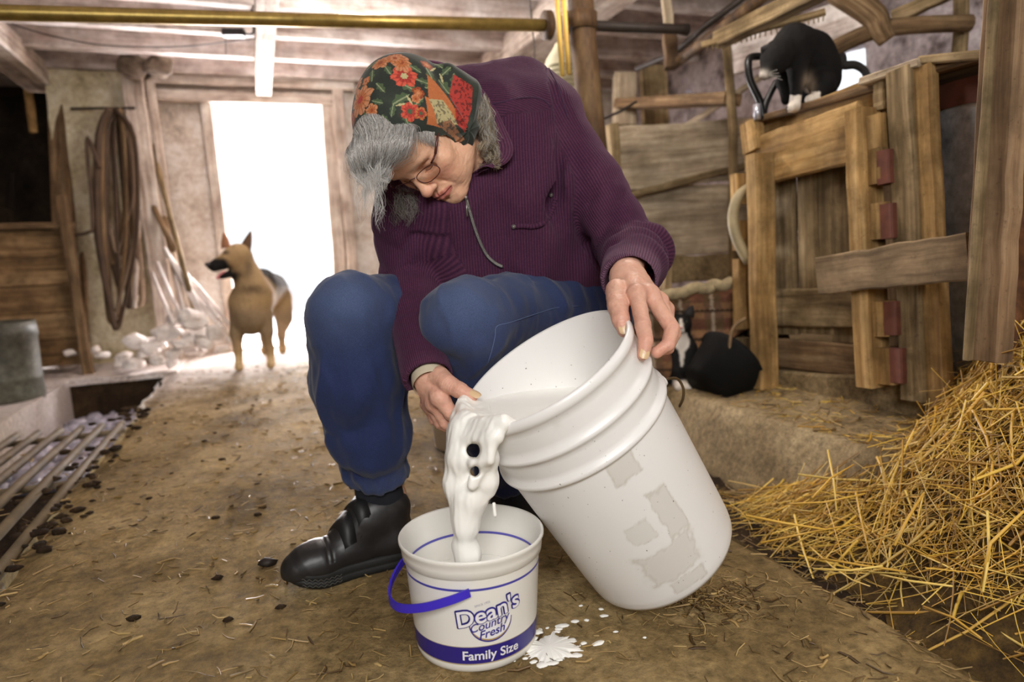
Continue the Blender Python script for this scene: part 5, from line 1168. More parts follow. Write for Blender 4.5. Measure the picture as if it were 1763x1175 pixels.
# collar: a thick cloth flap lying round the neck
ou = spline(Ch((690, 110, 1.46), (740, 104, 1.42), (795, 122, 1.385), (842, 168, 1.345), (872, 225, 1.315), (884, 258, 1.305), (874, 280, 1.30), (850, 290, 1.295)), 40)
inn_ = spline(Ch((700, 150, 1.42), (745, 150, 1.40), (785, 175, 1.375), (815, 215, 1.35), (830, 250, 1.335), (832, 275, 1.325), (826, 292, 1.315), (815, 300, 1.31)), 40)
m = 9; R_ = np.stack([ou+(inn_-ou)*k+cv(.2, .3, .9)*(.010*np.sin(np.pi*k)) for k in np.linspace(0, 1, m)], 1).reshape(-1, 3)
i = np.arange(39)[:, None]; k = np.arange(m-1)[None]; F = np.stack([i*m+k, i*m+k+1, (i+1)*m+k+1, (i+1)*m+k], -1).reshape(-1, 4)
nR = vnormals(R_, F); nR *= np.sign((nR@cv(0, .2, 1)).mean()); th_ = .0035*np.ones(len(R_)); th_.reshape(40, m)[:, 0] = .001
R2 = np.concatenate([R_+nR*th_[:, None], R_-nR*th_[:, None]]); n0 = len(R_)
bd = np.concatenate([np.arange(40)*m]); E_ = np.array([(bd[q], bd[q+1], bd[q+1]+n0, bd[q]+n0) for q in range(39)])
Fo = np.concatenate([F, F[:, ::-1]+n0, E_]); wv_ = np.tile(np.linspace(0, .05, m), 40)
part(wm, 'collar', (R2, Fo, {'wale': np.concatenate([wv_, wv_])}), M_CORD, col=np.tile(L3(96, 56, 78), (len(R2), 1)), parent=jk, label='jacket collar')
# zip, pocket welt, snap
zp = [onj(jB, *p_, .0022) for p_ in ((800, 334), (804, 350), (810, 372), (817, 395), (826, 418), (838, 440), (852, 453), (866, 460))]; zp = [q for q in zp if q is not None]
M_ZIP = plain('zip_metal', lin(150, 146, 142), .35, .8, var=.3, sc=400)
if len(zp) > 3:
    zc = spline(zp, 90); part(wm, 'zipper', tube(zc, [.0024]*90, 6), plain('zip_tape', lin(58, 44, 52), .8), parent=jk)
    tg = nrm(zc[40]-zc[0])
    L = [tube([zc[k]+nrm(np.cross(np.gradient(zc, axis=0)[k], -FW))*.0032*s_-FW*.0015, zc[k]-FW*.003], .0011, 5) for k in range(6, 88, 1) for s_ in (-1, 1)]
    q = merge(*L); o = part(wm, 'zipper_teeth', (q[0], q[1]), M_ZIP, parent=jk, kind='stuff')
    part(wm, 'zip_pull', merge(tube([zc[3]-FW*.004, zc[9]-FW*.004], .0036, 8), tube([zc[8]-FW*.006, zc[8]-FW*.006-UP*.034+RT*.002], [.0012, .0022], 6)), M_ZIP, parent=jk)
wl = [onj(jB, *p_, .001) for p_ in ((886, 390), (902, 389), (918, 390), (935, 384), (946, 372), (953, 358), (957, 342))]; wl = [q for q in wl if q is not None]
if len(wl) > 3:
    q = tube(spline(wl, 30), .0052, 8, squash=.7); part(wm, 'pocket_welt', (q[0], q[1], {'wale': np.repeat(np.linspace(0, .1, 30), 8).tolist()+[0, 0]}), M_CORD, col=np.tile(L3(80, 43, 66), (len(q[0]), 1)), parent=jk)
for x, y in ((884, 390), (948, 336)):
    p_ = onj(jB, x, y, .003)
    if p_ is not None: part(wm, 'snap', lathe([(0, .0), (.0, .0044), (.002, .0042), (.0012, .0022), (.003, .0018), (.003, 0)], p_, -FW, 16), M_ZIP, parent=jk)
# yoke and sleeve seams
for nm, pts in (('yoke_seam', ((846, 180), (865, 176), (890, 170), (915, 168), (935, 172), (948, 184))), ('sleeve_seam', ((945, 118), (957, 140), (966, 165), (972, 185), (978, 205)))):
    sp = [onj(jB, *p_, .0005) for p_ in pts]; sp = [q for q in sp if q is not None]
    if len(sp) > 3: part(wm, nm, tube(spline(sp, 24), .0016, 6), plain('dark_purple_seam', lin(62, 34, 62), .9), parent=jk)
# shirt cuff showing at the right wrist
q = tube([RF[-1]-cr_*.03, RF[-1]+cr_*.004, RF[-1]+cr_*.018], [.031, .0335, .0325], 28, cap=False, squash=.92); part(wm, 'shirt_cuff', (q[0], q[1]), plain('cream_shirt_cuff', lin(214, 200, 174), .85, var=.2), label='cream shirt cuff at the wrist')
# --- jeans
JL = [HIL, KNL, D(838, 700, 1.38), D(875, 820, 1.50)]; JR = [HIR, KNR, D(616, 660, 1.325), D(634, 750, 1.345), D(650, 824, 1.372)]
JLr = [.098, .071, .066, .058]; JRr = [.098, .075, .080, .068, .0575]
g = Solid((-.02, 1.0, .03), (.92, 1.92, .66), .0045)
g.chain(JL, JLr, .03); g.chain(JR, JRr, .03); g.cone(HIL, HIR, .12, .12, .05); g.cone(D(925, 490, 1.68), D(925, 540, 1.66), .13, .14, .05)
for P_, r_ in ((JL, .05), (JR, .050)):
    ax = nrm(P_[-1]-P_[-2]); g.cone(P_[-1]-ax*.05, P_[-1]+ax*.12, r_, r_, .002, 's')
    e = nrm(np.cross(ax, [.3, .5, .8])); e2 = np.cross(ax, e)
    for a in np.linspace(0, 2*np.pi, 16, endpoint=False): g.cone(P_[-1]+ax*.032+(np.cos(a)*e+np.sin(a)*e2)*.06, P_[-1]+ax*.032, .03, .03, .001, 's')
gV, gQ = g.mesh(2); gN = vnormals(gV, gQ)
S1_, D1_, T1_, _ = panel(gV, JL, JLr, cv(0, 0, 1)); S2_, D2_, T2_, _ = panel(gV, JR, JRr, cv(0, 0, 1)); wl_ = D1_ < D2_
tl = np.linalg.norm(KNL-HIL); tr = np.linalg.norm(KNR-HIR)
dd = .005*vnoise(gV, 8, 23, 2)+.0016*vnoise(gV, 26, 25, 2)
def creases(V, dir_, sc, amp, seed):
    a = nrm(dir_); q = V-np.outer(V@a, a)*.78; n_ = vnoise(q, sc, seed, 2); return amp*(1-np.abs(n_)*2.6).clip(-.6, 1)
kz = smoothstep(.40, .52, gV[:, 2])
dd += ((1-kz)*(creases(gV, cv(.45, .85, 0), 15, .0075, 3)+creases(gV, cv(-.35, .9, .1), 27, .0035, 11))+kz*(creases(gV, cv(.9, -.25, .4), 14, .0042, 5)+creases(gV, cv(.3, -.9, .4), 24, .0028, 12)))
dd += np.where(wl_, folds(S1_, T1_, tl+.05, tl+.30, .075, .006, 2.2, 2)+folds(S1_, T1_, tl-.25, tl-.06, .08, .004, 2.0, 7), folds(S2_, T2_, tr+.08, tr+.36, .12, .005, 2.6, 4)+folds(S2_, T2_, tr+.26, tr+.40, .045, .006, 1.2, 6)+folds(S2_, T2_, tr-.2, tr-.05, .07, .004, 2.0, 8))
gV = gV+gN*dd[:, None]
gc_ = np.tile(L3(34, 44, 80), (len(gV), 1))
for K in (KNL, KNR): gc_ = blend(gc_, L3(92, 108, 142), .55*gs(gV, K+cv(0, .04, .06), (.085, .10, .085)))
gc_ = blend(gc_, L3(82, 98, 134), .4*gs(gV, D(900, 490, 1.33), (.10, .08, .06)))
hemw = np.where(wl_, 0, smoothstep(tr+.295, tr+.31, S2_)); gc_ = blend(gc_, L3(84, 96, 132), .5*hemw*(.5+.5*vnoise(gV, 60, 5)))
gc_ *= (1+.15*vnoise(gV, 26, 4, 3))[:, None]
M_DENIM = vcol('blue_denim', .85, .2, 1300, .35, .0006, 0, .42, 700, .15)
jn = part(wm, 'jeans', (gV, gQ), M_DENIM, col=gc_, label='blue denim jeans')
gB = bvh(gV, gQ)
for nm, pts in (('leg_seam', ((1000, 527), (960, 530), (925, 540), (880, 555), (855, 562), (852, 580), (846, 605), (838, 630))),):
    sp = [onj(gB, *p_, .0005) for p_ in pts]; sp = [q for q in sp if q is not None]
    if len(sp) > 3: part(wm, nm, tube(spline(sp, 30), .0007, 5), plain('pale_thread', lin(92, 108, 146), .9), parent=jn)
# --- sock and shoes
M_SOCK = plain('black_sock', lin(22, 24, 34), .95, var=.3, sc=200)
q = tube([JR[-2]+(JR[-1]-JR[-2])*.6, JR[-1]+(0, 0, -.02), ANR-(0, 0, .055)], [.046, .047, .045], 28); part(wm, 'sock', (q[0], q[1]), M_SOCK, label='black sock')
q = tube([JL[-2]+(JL[-1]-JL[-2])*.6, JL[-1]+(0, 0, -.02), ANL-(0, 0, .055)], [.046, .047, .045], 28); part(wm, 'sock', (q[0], q[1]), M_SOCK)
M_LEA = plain('black_leather', lin(38, 36, 36), .42, spec=.5, var=.35, sc=30, bst=.2, bd=.001); M_SOLE = plain('black_rubber_sole', lin(30, 29, 28), .7, var=.4, sc=60)
M_STRAPB = plain('black_strap', lin(24, 23, 24), .55, var=.2)
def shoe(heel, toe, full=True):
    ax = toe-heel; ax[2] = 0; ln = np.linalg.norm(ax); ax = ax/ln; sd = np.cross([0, 0, 1.], ax); Z_ = np.array([0, 0, 1.])
    f = lambda a, b, c: heel+ax*a*ln+sd*b+Z_*c
    lo = np.min([heel, toe], 0)-.10; hi = np.max([heel, toe], 0)+.10; lo[2] = -.01; hi[2] = .17
    s = Solid(lo, hi, .0022)
    s.chain([f(.13, 0, .048), f(.45, 0, .050), f(.74, 0.004, .042), f(.88, .006, .036)], [.040, .039, .044, .036], .015, flat=(Z_, 1.15))
    s.cone(f(.92, .006, .034), f(.86, .006, .040), .030, .036, .015); s.cone(f(.14, 0, .06), f(.10, 0, .115), .038, .038, .02)
    s.cone(f(.30, 0, .10), f(.24, 0, .118), .042, .040, .025); s.cone(f(.50, 0, .068), f(.33, 0, .105), .036, .040, .02)
    s.cone(f(.20, 0, .13), f(.16, 0, .20), .033, .036, .004, 's'); s.cone(f(.22, 0, .13), f(.20, 0, .20), .031, .036, .004, 's')
    s.half(f(0, 0, .022), -Z_, .004)
    V, Q = s.mesh(1); n = vnormals(V, Q); t = (V-heel)@ax/ln
    V = V+n*(.0009*vnoise(V, 40, 6)-.0016*np.exp(-((t-.70)/.012)**2)*(V[:, 2] > .05)-.0016*np.exp(-((t-.66)/.01)**2)*(V[:, 2] > .05))[:, None]
    so = part(wm, 'shoe', (V, Q), M_LEA, label='black leather shoe with two straps' if full else 'second black shoe, under the seat')
    # sole: outline swept up with a groove
    tt = np.linspace(0, 1, 30); hwid = np.interp(tt, [0, .06, .15, .35, .5, .72, .85, .95, 1], [.014, .034, .041, .040, .041, .0505, .048, .034, .010])
    out = np.concatenate([np.stack([tt, hwid], 1), np.stack([tt[::-1], -hwid[::-1]], 1)]); P0 = np.array([heel+ax*(a*1.04-.02)*ln+sd*b for a, b in out]); m_ = len(P0); c0 = P0.mean(0)
    lv = [(0., .97), (.006, 1.0), (.012, 1.0), (.013, .985), (.016, .985), (.017, 1.0), (.026, 1.0), (.030, .96)]; toe_up = np.interp(np.concatenate([tt, tt[::-1]]), [0, .75, 1], [0, 0, .014])
    V = np.concatenate([np.stack([c0[0]+(P0[:, 0]-c0[0])*k, c0[1]+(P0[:, 1]-c0[1])*k, z+toe_up*(1 if z < .02 else .7)+.003], 1) for z, k in lv]); L_ = len(lv)
    i = np.arange(L_-1)[:, None]; k = np.arange(m_)[None]; F = np.stack([i*m_+k, i*m_+(k+1) % m_, (i+1)*m_+(k+1) % m_, (i+1)*m_+k], -1).reshape(-1, 4)
    V = np.concatenate([V, [c0+(0, 0, .003)], [c0+(0, 0, .033)]]); kk = np.arange(m_)
    T = np.concatenate([np.stack([np.full(m_, L_*m_), (kk+1) % m_, kk], 1), np.stack([np.full(m_, L_*m_+1), (L_-1)*m_+kk, (L_-1)*m_+(kk+1) % m_], 1)])
    part(wm, 'sole', (V, [F, T]), M_SOLE, parent=so)
    if full:
        sB = bvh(*s.mesh(1))
        for a0, a1 in ((.50, .60), (.37, .47)):
            L = []
            for b_0 in np.linspace(-.055, .055, 26):
                for a in (a0, a1):
                    aa_ = a-.05*(b_0/.05)
                    o = f(aa_, b_0, .2); hit = sB.ray_cast(Vector(o), Vector((0, 0, -1)))
                    L.append(np.array(hit[0])+(0, 0, .0062) if hit[0] is not None and hit[0][2] > .032 else None)
            pr_ = [(L[2*q_], L[2*q_+1]) for q_ in range(26) if L[2*q_] is not None and L[2*q_+1] is not None]
            A_ = np.array([p[0] for p in pr_]); B_ = np.array([p[1] for p in pr_]); n_ = len(A_)
            V = np.concatenate([A_, B_, A_-(0, 0, .008), B_-(0, 0, .008)]); i = np.arange(n_-1)
            F = np.concatenate([np.stack([i, i+1, n_+i+1, n_+i], 1)[:, ::-1], np.stack([i, i+1, 2*n_+i+1, 2*n_+i], 1), np.stack([n_+i+1, n_+i, 3*n_+i, 3*n_+i+1], 1)[:, ::-1][:, ::-1]])
            part(wm, 'strap', (V, F), M_STRAPB, parent=so)
        # tread waves on the side of the sole
        for r_ in range(3):
            pts = []
            for u in np.linspace(.60, .90, 60):
                b_1 = -np.interp(u, tt, hwid)-.0008
                pts.append(heel+ax*(u*1.04-.02)*ln+sd*(b_1 if (sd@(CP-heel)) < 0 else -b_1)+Z_*(.009+r_*.006+.0016*np.sin(u*150)+np.interp(u, [0, .75, 1], [0, 0, .012])))
            part(wm, 'tread', tube(pts, .0008, 4), plain('grey_rubber_wave', lin(74, 72, 66), .7), parent=so)
shoe(FTR[0].copy(), FTR[1].copy()); shoe(FTL[0].copy(), FTL[1].copy()+nrm(FTL[1]-FTL[0])*.05, False)
# stool added out of view to support her
sl = thing('added_stool', 'added low wooden stool under the seated woman', 'stool', (.62, 1.56, 0))
M_ST = M_OLD
part(sl, 'seat', lathe([(0, .0005), (0, .13), (.006, .137), (.028, .137), (.034, .13), (.034, .0005)], (.62, 1.58, .335), (0, 0, 1), 32), M_ST)
for a in (.6, 2.7, 4.8): part(sl, 'leg', tube([(.62+.09*np.cos(a), 1.58+.09*np.sin(a), .34), (.62+.125*np.cos(a), 1.58+.125*np.sin(a), .0)], [.02, .016], 10), M_ST)
# --- headscarf (modelled in the head's frame so that its folds follow the head)
sc_ = Solid((-.13, -.11, -.26), (.13, .15, .05), .00125)
sc_.ell((.0, .032, -.098), (.090, .094, .098)); sc_.ell((0, .030, -.150), (.082, .088, .075), None, .03)
sc_.cone((.060, -.02, -.105), (.066, -.062, -.088), .026, .016, .03); sc_.cone((-.060, -.02, -.105), (-.066, -.062, -.088), .026, .016, .03)
for a_, b__, r_ in (((770, 128, 1.24), (806, 160, 1.27), .020), ((806, 160, 1.27), (800, 212, 1.275), .022), ((785, 150, 1.25), (795, 225, 1.27), .026)):
    sc_.cone((D(*a_)-HO)@HR, (D(*b__)-HO)@HR, r_, r_, .02)
# front opening
sc_.ell((0, -.035, .012), (.098, .112, .090), None, .004, 's')
sc_.cone((0, -.12, -.06), (0, -.16, -.20), .075, .075, .006, 's'); sc_.ell((0, .015, -.094), (.0785, .088, .098), None, .002, 's')
sV, sQ = sc_.mesh(2); sN = vnormals(sV, sQ)
# pleats running from the crown to the knot below the ear
kn = np.array([.062, -.055, -.085]); dv = sV-kn; rr = np.linalg.norm(dv, axis=1); an = np.arctan2(dv[:, 1], -dv[:, 2]-.0)
wp = np.exp(-(rr/.085)**2)*(sV[:, 0] > .02)
wob = vnoise(np.stack([an*1.2, rr*9, 0*an], 1), 1., 6, 2)
pl_ = np.exp(-(rr/.11)**2)*(1-np.exp(-(rr/.02)**2))*(sV[:, 0] > .02)*.0034*(1-2*np.abs(np.sin(an*3.6+1.5*wob)))+.0018*vnoise(sV, 14, 4, 2)*(.5+wp)
pl_ += -.0022*np.exp(-((sV[:, 2]+.02+.18*(sV[:, 1]-.1)+.05)/.004)**2)*0
sV2 = sV+sN*pl_[:, None]
sW = hw_(sV2); scB = bvh(sW, sQ)
scol = np.tile(L3(40, 46, 40), (len(sV), 1)); scol = blend(scol, L3(58, 66, 54), .5*smoothstep(-.2, .5, vnoise(sV, 40, 3)))
def onhead(x, y):
    p_ = onj(scB, x, y, 0.)
    return None if p_ is None else (p_-HO)@HR
def flower(x, y, R, petals, c1, c2, c3, rot=0., lobes=.28, sq=1.):
    """printed flower: petals drawn on the cloth around a point of the scarf"""
    global scol
    c = onhead(x, y)
    if c is None: return
    k = np.argmin(((sV-c)**2).sum(1)); n = sN[k]; e1 = nrm(np.cross([.2, .9, .1], n)); e2 = np.cross(n, e1); d = sV-c
    u, v = d@e1, (d@e2)*sq; r = np.hypot(u, v); a = np.arctan2(v, u)+rot; near = np.abs(d@n) < R*.9
    edge = R*(1-lobes+lobes*np.abs(np.cos(a*petals/2))**.7)*(1+.22*vnoise(sV, 110, int(x), 3)); m = near & (r < edge); t = np.clip(r/edge, 0, 1)
    col = np.where((t < .28)[:, None], c3, np.where((t < .62)[:, None], c1, c2)); veins = .5+.5*np.sin(a*petals*2.)
    col = col*(1-.35*(veins > .8)*(t > .25))[:, None]; scol[m] = col[m]
def leaf(x, y, L, w, rot, c1, c2):
    global scol
    c = onhead(x, y)
    if c is None: return
    k = np.argmin(((sV-c)**2).sum(1)); n = sN[k]; e1 = nrm(np.cross([.2, .9, .1], n)); e2 = np.cross(n, e1); d = sV-c
    u = d@e1*np.cos(rot)+d@e2*np.sin(rot); v = -d@e1*np.sin(rot)+d@e2*np.cos(rot)
    hw = w*np.clip(1-(u/L)**2, 0, 1)*(1+.25*np.sin(u/L*9)); m = (np.abs(d@n) < L) & (np.abs(u) < L) & (np.abs(v) < hw)
    scol[m] = c1; scol[m & (np.abs(v-.15*w) < w*.16)] = c2
OR, RD, DO, GR, LG, CRM, PK = L3(186, 108, 62), L3(172, 56, 48), L3(150, 70, 40), L3(74, 90, 62), L3(136, 144, 110), L3(184, 172, 126), L3(198, 132, 92)
for a in ((640, 130, .016, .006, 2.2), (655, 150, .015, .006, .6), (702, 148, .018, .009, 1.2), (690, 170, .018, .009, 2.4), (668, 120, .015, .006, .2), (720, 175, .015, .006, 2.6), (742, 130, .018, .008, .4), (765, 150, .017, .008, 1.0), (755, 112, .014, .006, .0), (700, 205, .014, .006, .9), (628, 200, .012, .005, .4), (650, 175, .012, .005, 1.8), (782, 140, .015, .007, .4), (600, 150, .013, .006, 1.6)):
    leaf(*a[:2], a[2], a[3], a[4], GR, LG)
flower(620, 172, .030, 7, OR, PK, RD, .2); flower(616, 148, .017, 5, OR, PK, DO, 1.0); flower(640, 190, .013, 5, OR, PK, DO); flower(607, 205, .015, 5, OR, DO, RD, .5); flower(630, 140, .010, 5, PK, OR, DO)
flower(696, 131, .024, 6, RD, L3(206, 86, 66), CRM, .4); flower(690, 106, .030, 7, OR, PK, DO, .3, .28, 1.7); flower(655, 108, .018, 6, OR, PK, DO, .3)
flower(720, 160, .012, 5, OR, DO, PK); flower(716, 170, .009, 5, OR, PK, DO); flower(706, 192, .017, 6, RD, L3(200, 80, 60), GR, .6); flower(725, 195, .012, 5, RD, OR, GR)
for q_ in ((612, 128, .012, .005, 1.2), (640, 112, .014, .006, .4), (742, 150, .014, .007, 2.0), (768, 122, .013, .006, 2.6), (728, 140, .013, .006, 1.5), (676, 190, .012, .005, .3), (664, 205, .010, .004, 1.4), (602, 175, .012, .005, 2.2), (715, 118, .013, .006, .9)):
    leaf(*q_, GR, LG)
for q_ in ((705, 172, .010, .0022, .8), (690, 180, .010, .002, 2.2), (745, 120, .011, .0022, 2.4), (760, 135, .010, .002, .6)): leaf(*q_, CRM, CRM)
flower(680, 100, .020, 5, PK, OR, DO, .8, .22, 1.4); flower(735, 112, .013, 5, OR, DO, PK, .2)
# patchwork border near the ear: orange, cream and red panels with a small dark print
def quad(P_, col, dots=None):
    global scol
    pp_ = [onhead(*q) for q in P_]
    if any(q is None for q in pp_): return
    c = np.mean(pp_, 0); k = np.argmin(((sV-c)**2).sum(1)); n = sN[k]; e1 = nrm(pp_[1]-pp_[0]-n*((pp_[1]-pp_[0])@n)); e2 = np.cross(n, e1)
    q2 = np.array([((q-c)@e1, (q-c)@e2) for q in pp_]); u, v = (sV-c)@e1, (sV-c)@e2; ins = np.ones(len(sV), bool); ar = 0
    for i in range(len(q2)): ar += q2[i][0]*q2[(i+1) % len(q2)][1]-q2[(i+1) % len(q2)][0]*q2[i][1]
    for i in range(len(q2)):
        a_, b__ = q2[i], q2[(i+1) % len(q2)]; ins &= ((b__[0]-a_[0])*(v-a_[1])-(b__[1]-a_[1])*(u-a_[0]))*np.sign(ar) > 0
    ins &= np.abs((sV-c)@n) < .04; cc_ = np.tile(col, (len(sV), 1))
    if dots is not None: dk = vnoise(sV, 260, 4, 2) > .12; cc_[dk] = dots
    scol[ins] = cc_[ins]
quad([(735, 128), (765, 160), (790, 205), (760, 215), (738, 190)], OR); quad([(731, 165), (750, 178), (765, 222), (735, 214)], OR)
quad([(738, 170), (762, 172), (790, 215), (752, 214)], CRM, L3(120, 110, 84)); quad([(780, 128), (814, 150), (812, 188), (800, 228), (788, 215), (774, 165)], RD, L3(112, 38, 34))
quad([(752, 214), (775, 206), (800, 240), (790, 246)], L3(150, 106, 76), L3(84, 70, 58))
M_SCARF = vcol('printed_scarf', .7, .25, 500, .15, .0006, 0, .18, 300, .2)
scf = part(wm, 'headscarf', (sW, sQ), M_SCARF, col=scol, label='flowered dark green headscarf')
# --- hair
M_HAIR = vcol('grey_hair', .6, .18, 300, .05, .0003, 0, .15, 200)
def strands(P, r0, r1=None, tip=.35):
    """P (n,m,3) -> thin three-sided hairs"""
    n, m, _ = P.shape; T = np.gradient(P, axis=1); T /= np.linalg.norm(T, axis=2)[..., None]+1e-12
    ref = np.tile(-FW+.3*UP, (n, m, 1)); A = np.cross(T, ref); A /= np.linalg.norm(A, axis=2)[..., None]+1e-9; B = np.cross(T, A)
    rad = np.broadcast_to(np.asarray(r0), (n,))[:, None]*np.linspace(1, tip, m)[None]
    V = np.stack([P+rad[..., None]*(np.cos(a)*A+np.sin(a)*B) for a in (0, 2.094, 4.189)], 2).reshape(-1, 3)
    b0 = (np.arange(n)*m*3)[:, None, None]; i = np.arange(m-1)[None, :, None]; k = np.arange(3)[None, None]
    F = np.stack([b0+i*3+k, b0+i*3+(k+1) % 3, b0+(i+1)*3+(k+1) % 3, b0+(i+1)*3+k], -1).reshape(-1, 4); return V, F
def sspline(C, m=18):
    """C (n,k,3) -> (n,m,3) smooth curves"""
    C = np.asarray(C); n, k, _ = C.shape; Q = np.concatenate([2*C[:, :1]-C[:, 1:2], C, 2*C[:, -1:]-C[:, -2:-1]], 1); out = []
    for t in np.linspace(0, k-1, m):
        i = min(int(t), k-2); u = t-i; a, b, c, d = Q[:, i], Q[:, i+1], Q[:, i+2], Q[:, i+3]
        out.append(.5*(2*b+(-a+c)*u+(2*a-5*b+4*c-d)*u*u+(-a+3*b-3*c+d)*u**3))
    return np.stack(out, 1)
hr = np.random.default_rng(33); HV, HF, HC = [], [], []; nn_ = 0
def addhair(P, r, cols):
    global nn_
    V, F = strands(P, r); HV.append(V); HF.append(F+nn_); nn_ += len(V)
    c = np.array(cols)[hr.integers(0, len(cols), len(P))]*hr.uniform(.75, 1.2, len(P))[:, None]; HC.append(np.repeat(c, P.shape[1]*3, 0))
GY = [L3(190, 187, 184), L3(158, 153, 148), L3(216, 214, 212), L3(132, 125, 120), L3(174, 169, 164)]; WH = [L3(236, 236, 234), L3(220, 218, 215), L3(200, 197, 192)]; BR = [L3(172, 154, 128), L3(136, 116, 92), L3(196, 182, 158), L3(112, 96, 76), L3(212, 202, 184)]
# rolled front: base volume plus strands over it
pf = Solid(D(650, 245, 1.2)-.11, D(650, 245, 1.2)+.11, .003)
pf.ell(D(655, 238, 1.205), (.046, .046, .042)); pf.ell(D(628, 268, 1.20), (.026, .026, .026), None, .02); pf.ell(D(680, 232, 1.215), (.034, .034, .03), None, .02)
pV, pQ = pf.mesh(2)
HV.append(pV); HF.append(pQ); HC.append(np.tile(L3(120, 116, 112), (len(pV), 1))*(1+.3*vnoise(pV*np.array([1, 1, 3]), 90, 3))[:, None]); nn_ += len(pV)
def surf(W_, c, r, lift):      # push points out of the roll
    d = W_-c; l = np.linalg.norm(d, axis=-1, keepdims=True); k = np.maximum(1, (r+lift)/np.maximum(l, 1e-6)); return c+d*k
n = 1500; u = hr.random(n); v = hr.random(n)
ed = np.array([(604, 252), (612, 225), (630, 206), (655, 199), (684, 198), (706, 203)], float)
def edge(t): return np.stack([np.interp(t, np.linspace(0, 1, 6), ed[:, 0]), np.interp(t, np.linspace(0, 1, 6), ed[:, 1])], -1)
def Dv(XY, d): return CP+(FW+RT*((XY[..., 0:1]-881.5)/FPX)-UP*((XY[..., 1:2]-587.5)/FPX))*np.asarray(d)[..., None]
a0 = edge(u); e1 = np.stack([620+65*u**1.5*v+8*hr.normal(size=n), 282+8*hr.normal(size=n)+6*(1-u)], 1)
mid = a0*.5+e1*.5+np.stack([26*u-10*(1-u), 4*u], 1)*hr.uniform(.7, 1.15, (n, 1)); q1 = a0*.75+e1*.25+np.stack([22*u-8*(1-u), -2+0*u], 1)*hr.uniform(.6, 1.1, (n, 1)); q3 = a0*.2+e1*.8+np.stack([20*u-6*(1-u), 6+0*u], 1)
C_ = np.stack([Dv(a0-np.array([0, 5.]), np.full(n, 1.200)), Dv(a0*.90+e1*.10, np.full(n, 1.176)), Dv(q1, np.full(n, 1.165)), Dv(mid, np.full(n, 1.155)), Dv(q3, np.full(n, 1.165)), Dv(e1, np.full(n, 1.185))], 1)
P_ = sspline(C_, 16); Pp = surf(P_, D(655, 238, 1.205), .046, hr.uniform(0, .004, (n, 1, 1))); wq = smoothstep(.0, .16, np.linspace(0, 1, 16))[None, :, None]; P_ = P_*(1-wq)+Pp*wq; addhair(P_, .00042, GY)
# wisps hanging in front of the brow: locks whose hairs draw together at the tip
def locks(guides, n, spread, r, cols, tip=.35, curl=0., seed=0):
    """guides (g,k,3): every guide becomes a lock of n hairs"""
    G_ = sspline(np.asarray(guides), 20); g = len(G_); q = np.repeat(G_, n, 0); o = hr.normal(0, spread, (g*n, 1, 3)); t = np.linspace(0, 1, 20)[None, :, None]
    ph = hr.uniform(0, 6.28, (g*n, 1, 1)); f = hr.uniform(1.2, 2.4, (g*n, 1, 1))
    q = q+o*(1-(1-tip)*t)+curl*np.sin(f*6.28*t+ph)*hr.normal(0, 1, (g*n, 1, 3))+hr.normal(0, .0006, (g*n, 20, 3)); addhair(q, r, cols)
n = 27; gd = []
for i in range(n):
    x0 = hr.uniform(608, 672); y0 = hr.uniform(258, 290); L_ = hr.uniform(28, 70)*(1.25 if 620 < x0 < 655 else .8); dx = hr.normal(6, 10)+(636-x0)*.3; d_ = hr.uniform(1.165, 1.195)
    gd.append([D(x0, y0, d_+.004), D(x0-2+dx*.15, y0+L_*.35, d_-.004), D(x0+dx*.6+hr.normal(0, 3), y0+L_*.72, d_), D(x0+dx+hr.normal(0, 8), y0+L_, d_+.004)])
locks(gd, 15, .0042, .00034, WH, .5)
gd = []
for i in range(16):
    x0 = hr.uniform(612, 660); y0 = hr.uniform(285, 318); d_ = hr.uniform(1.165, 1.195); q_ = [D(x0, y0, d_)]
    for k in range(4): x0 += hr.normal(2, 8); y0 += hr.uniform(12, 26); q_.append(D(x0, y0, d_))
    gd.append(q_)
locks(gd, 5, .003, .00026, WH, 1.1)
# curls below the scarf at the side, and behind the cheek
def curls(cx, cy, sx, sy, d0, dd0, n, cols, r=.0004, base=True, lay=.03, rot=.35):
    t = np.linspace(0, 1, 22); x0 = cx+hr.normal(0, sx*.45, n); amp = hr.uniform(3, 8, n); f = hr.uniform(1.2, 2.6, n); ph = hr.uniform(0, 6.3, n); sh = hr.normal(0, sx*.3, n)
    y = cy-sy+hr.uniform(0, sy*.7, n)[:, None]+t[None]*(sy*hr.uniform(.7, 1.4, n))[:, None]
    x = x0[:, None]+sh[:, None]*t+amp[:, None]*np.sin(f[:, None]*6.28*t+ph[:, None])*(.3+t)+rot*(y-cy)
    e = np.clip(1-((x-cx-rot*(y-cy))/(sx*1.5))**2, 0, 1); dep = (d0+hr.uniform(-.4, 1, n)*dd0)[:, None]-lay*e+.006*np.cos(f[:, None]*6.28*t+ph[:, None])
    XY = np.stack([x, y], -1); P = CP+(FW+RT*((XY[..., 0:1]-881.5)/FPX)-UP*((XY[..., 1:2]-587.5)/FPX))*dep[..., None]; addhair(P, r, cols)
gd = []
for i in range(46):
    u_0 = hr.random(); x0 = 812+22*u_0+hr.normal(0, 4); y0 = 165+60*hr.random()*u_0+hr.normal(0, 4); d_ = 1.325-.035*hr.random(); am = hr.uniform(3, 8); ph = hr.uniform(0, 6.3); L_ = hr.uniform(45, 88); dr = hr.uniform(.05, .38); q_ = []
    for k in range(7):
        t = k/6.; q_.append(D(x0+dr*L_*t+am*np.sin(ph+t*7.5)*(.3+t), y0+L_*t*(1-.12*t), d_-.018*np.sin(np.pi*t)+.006*np.cos(ph+t*7.5)))
    gd.append(q_)
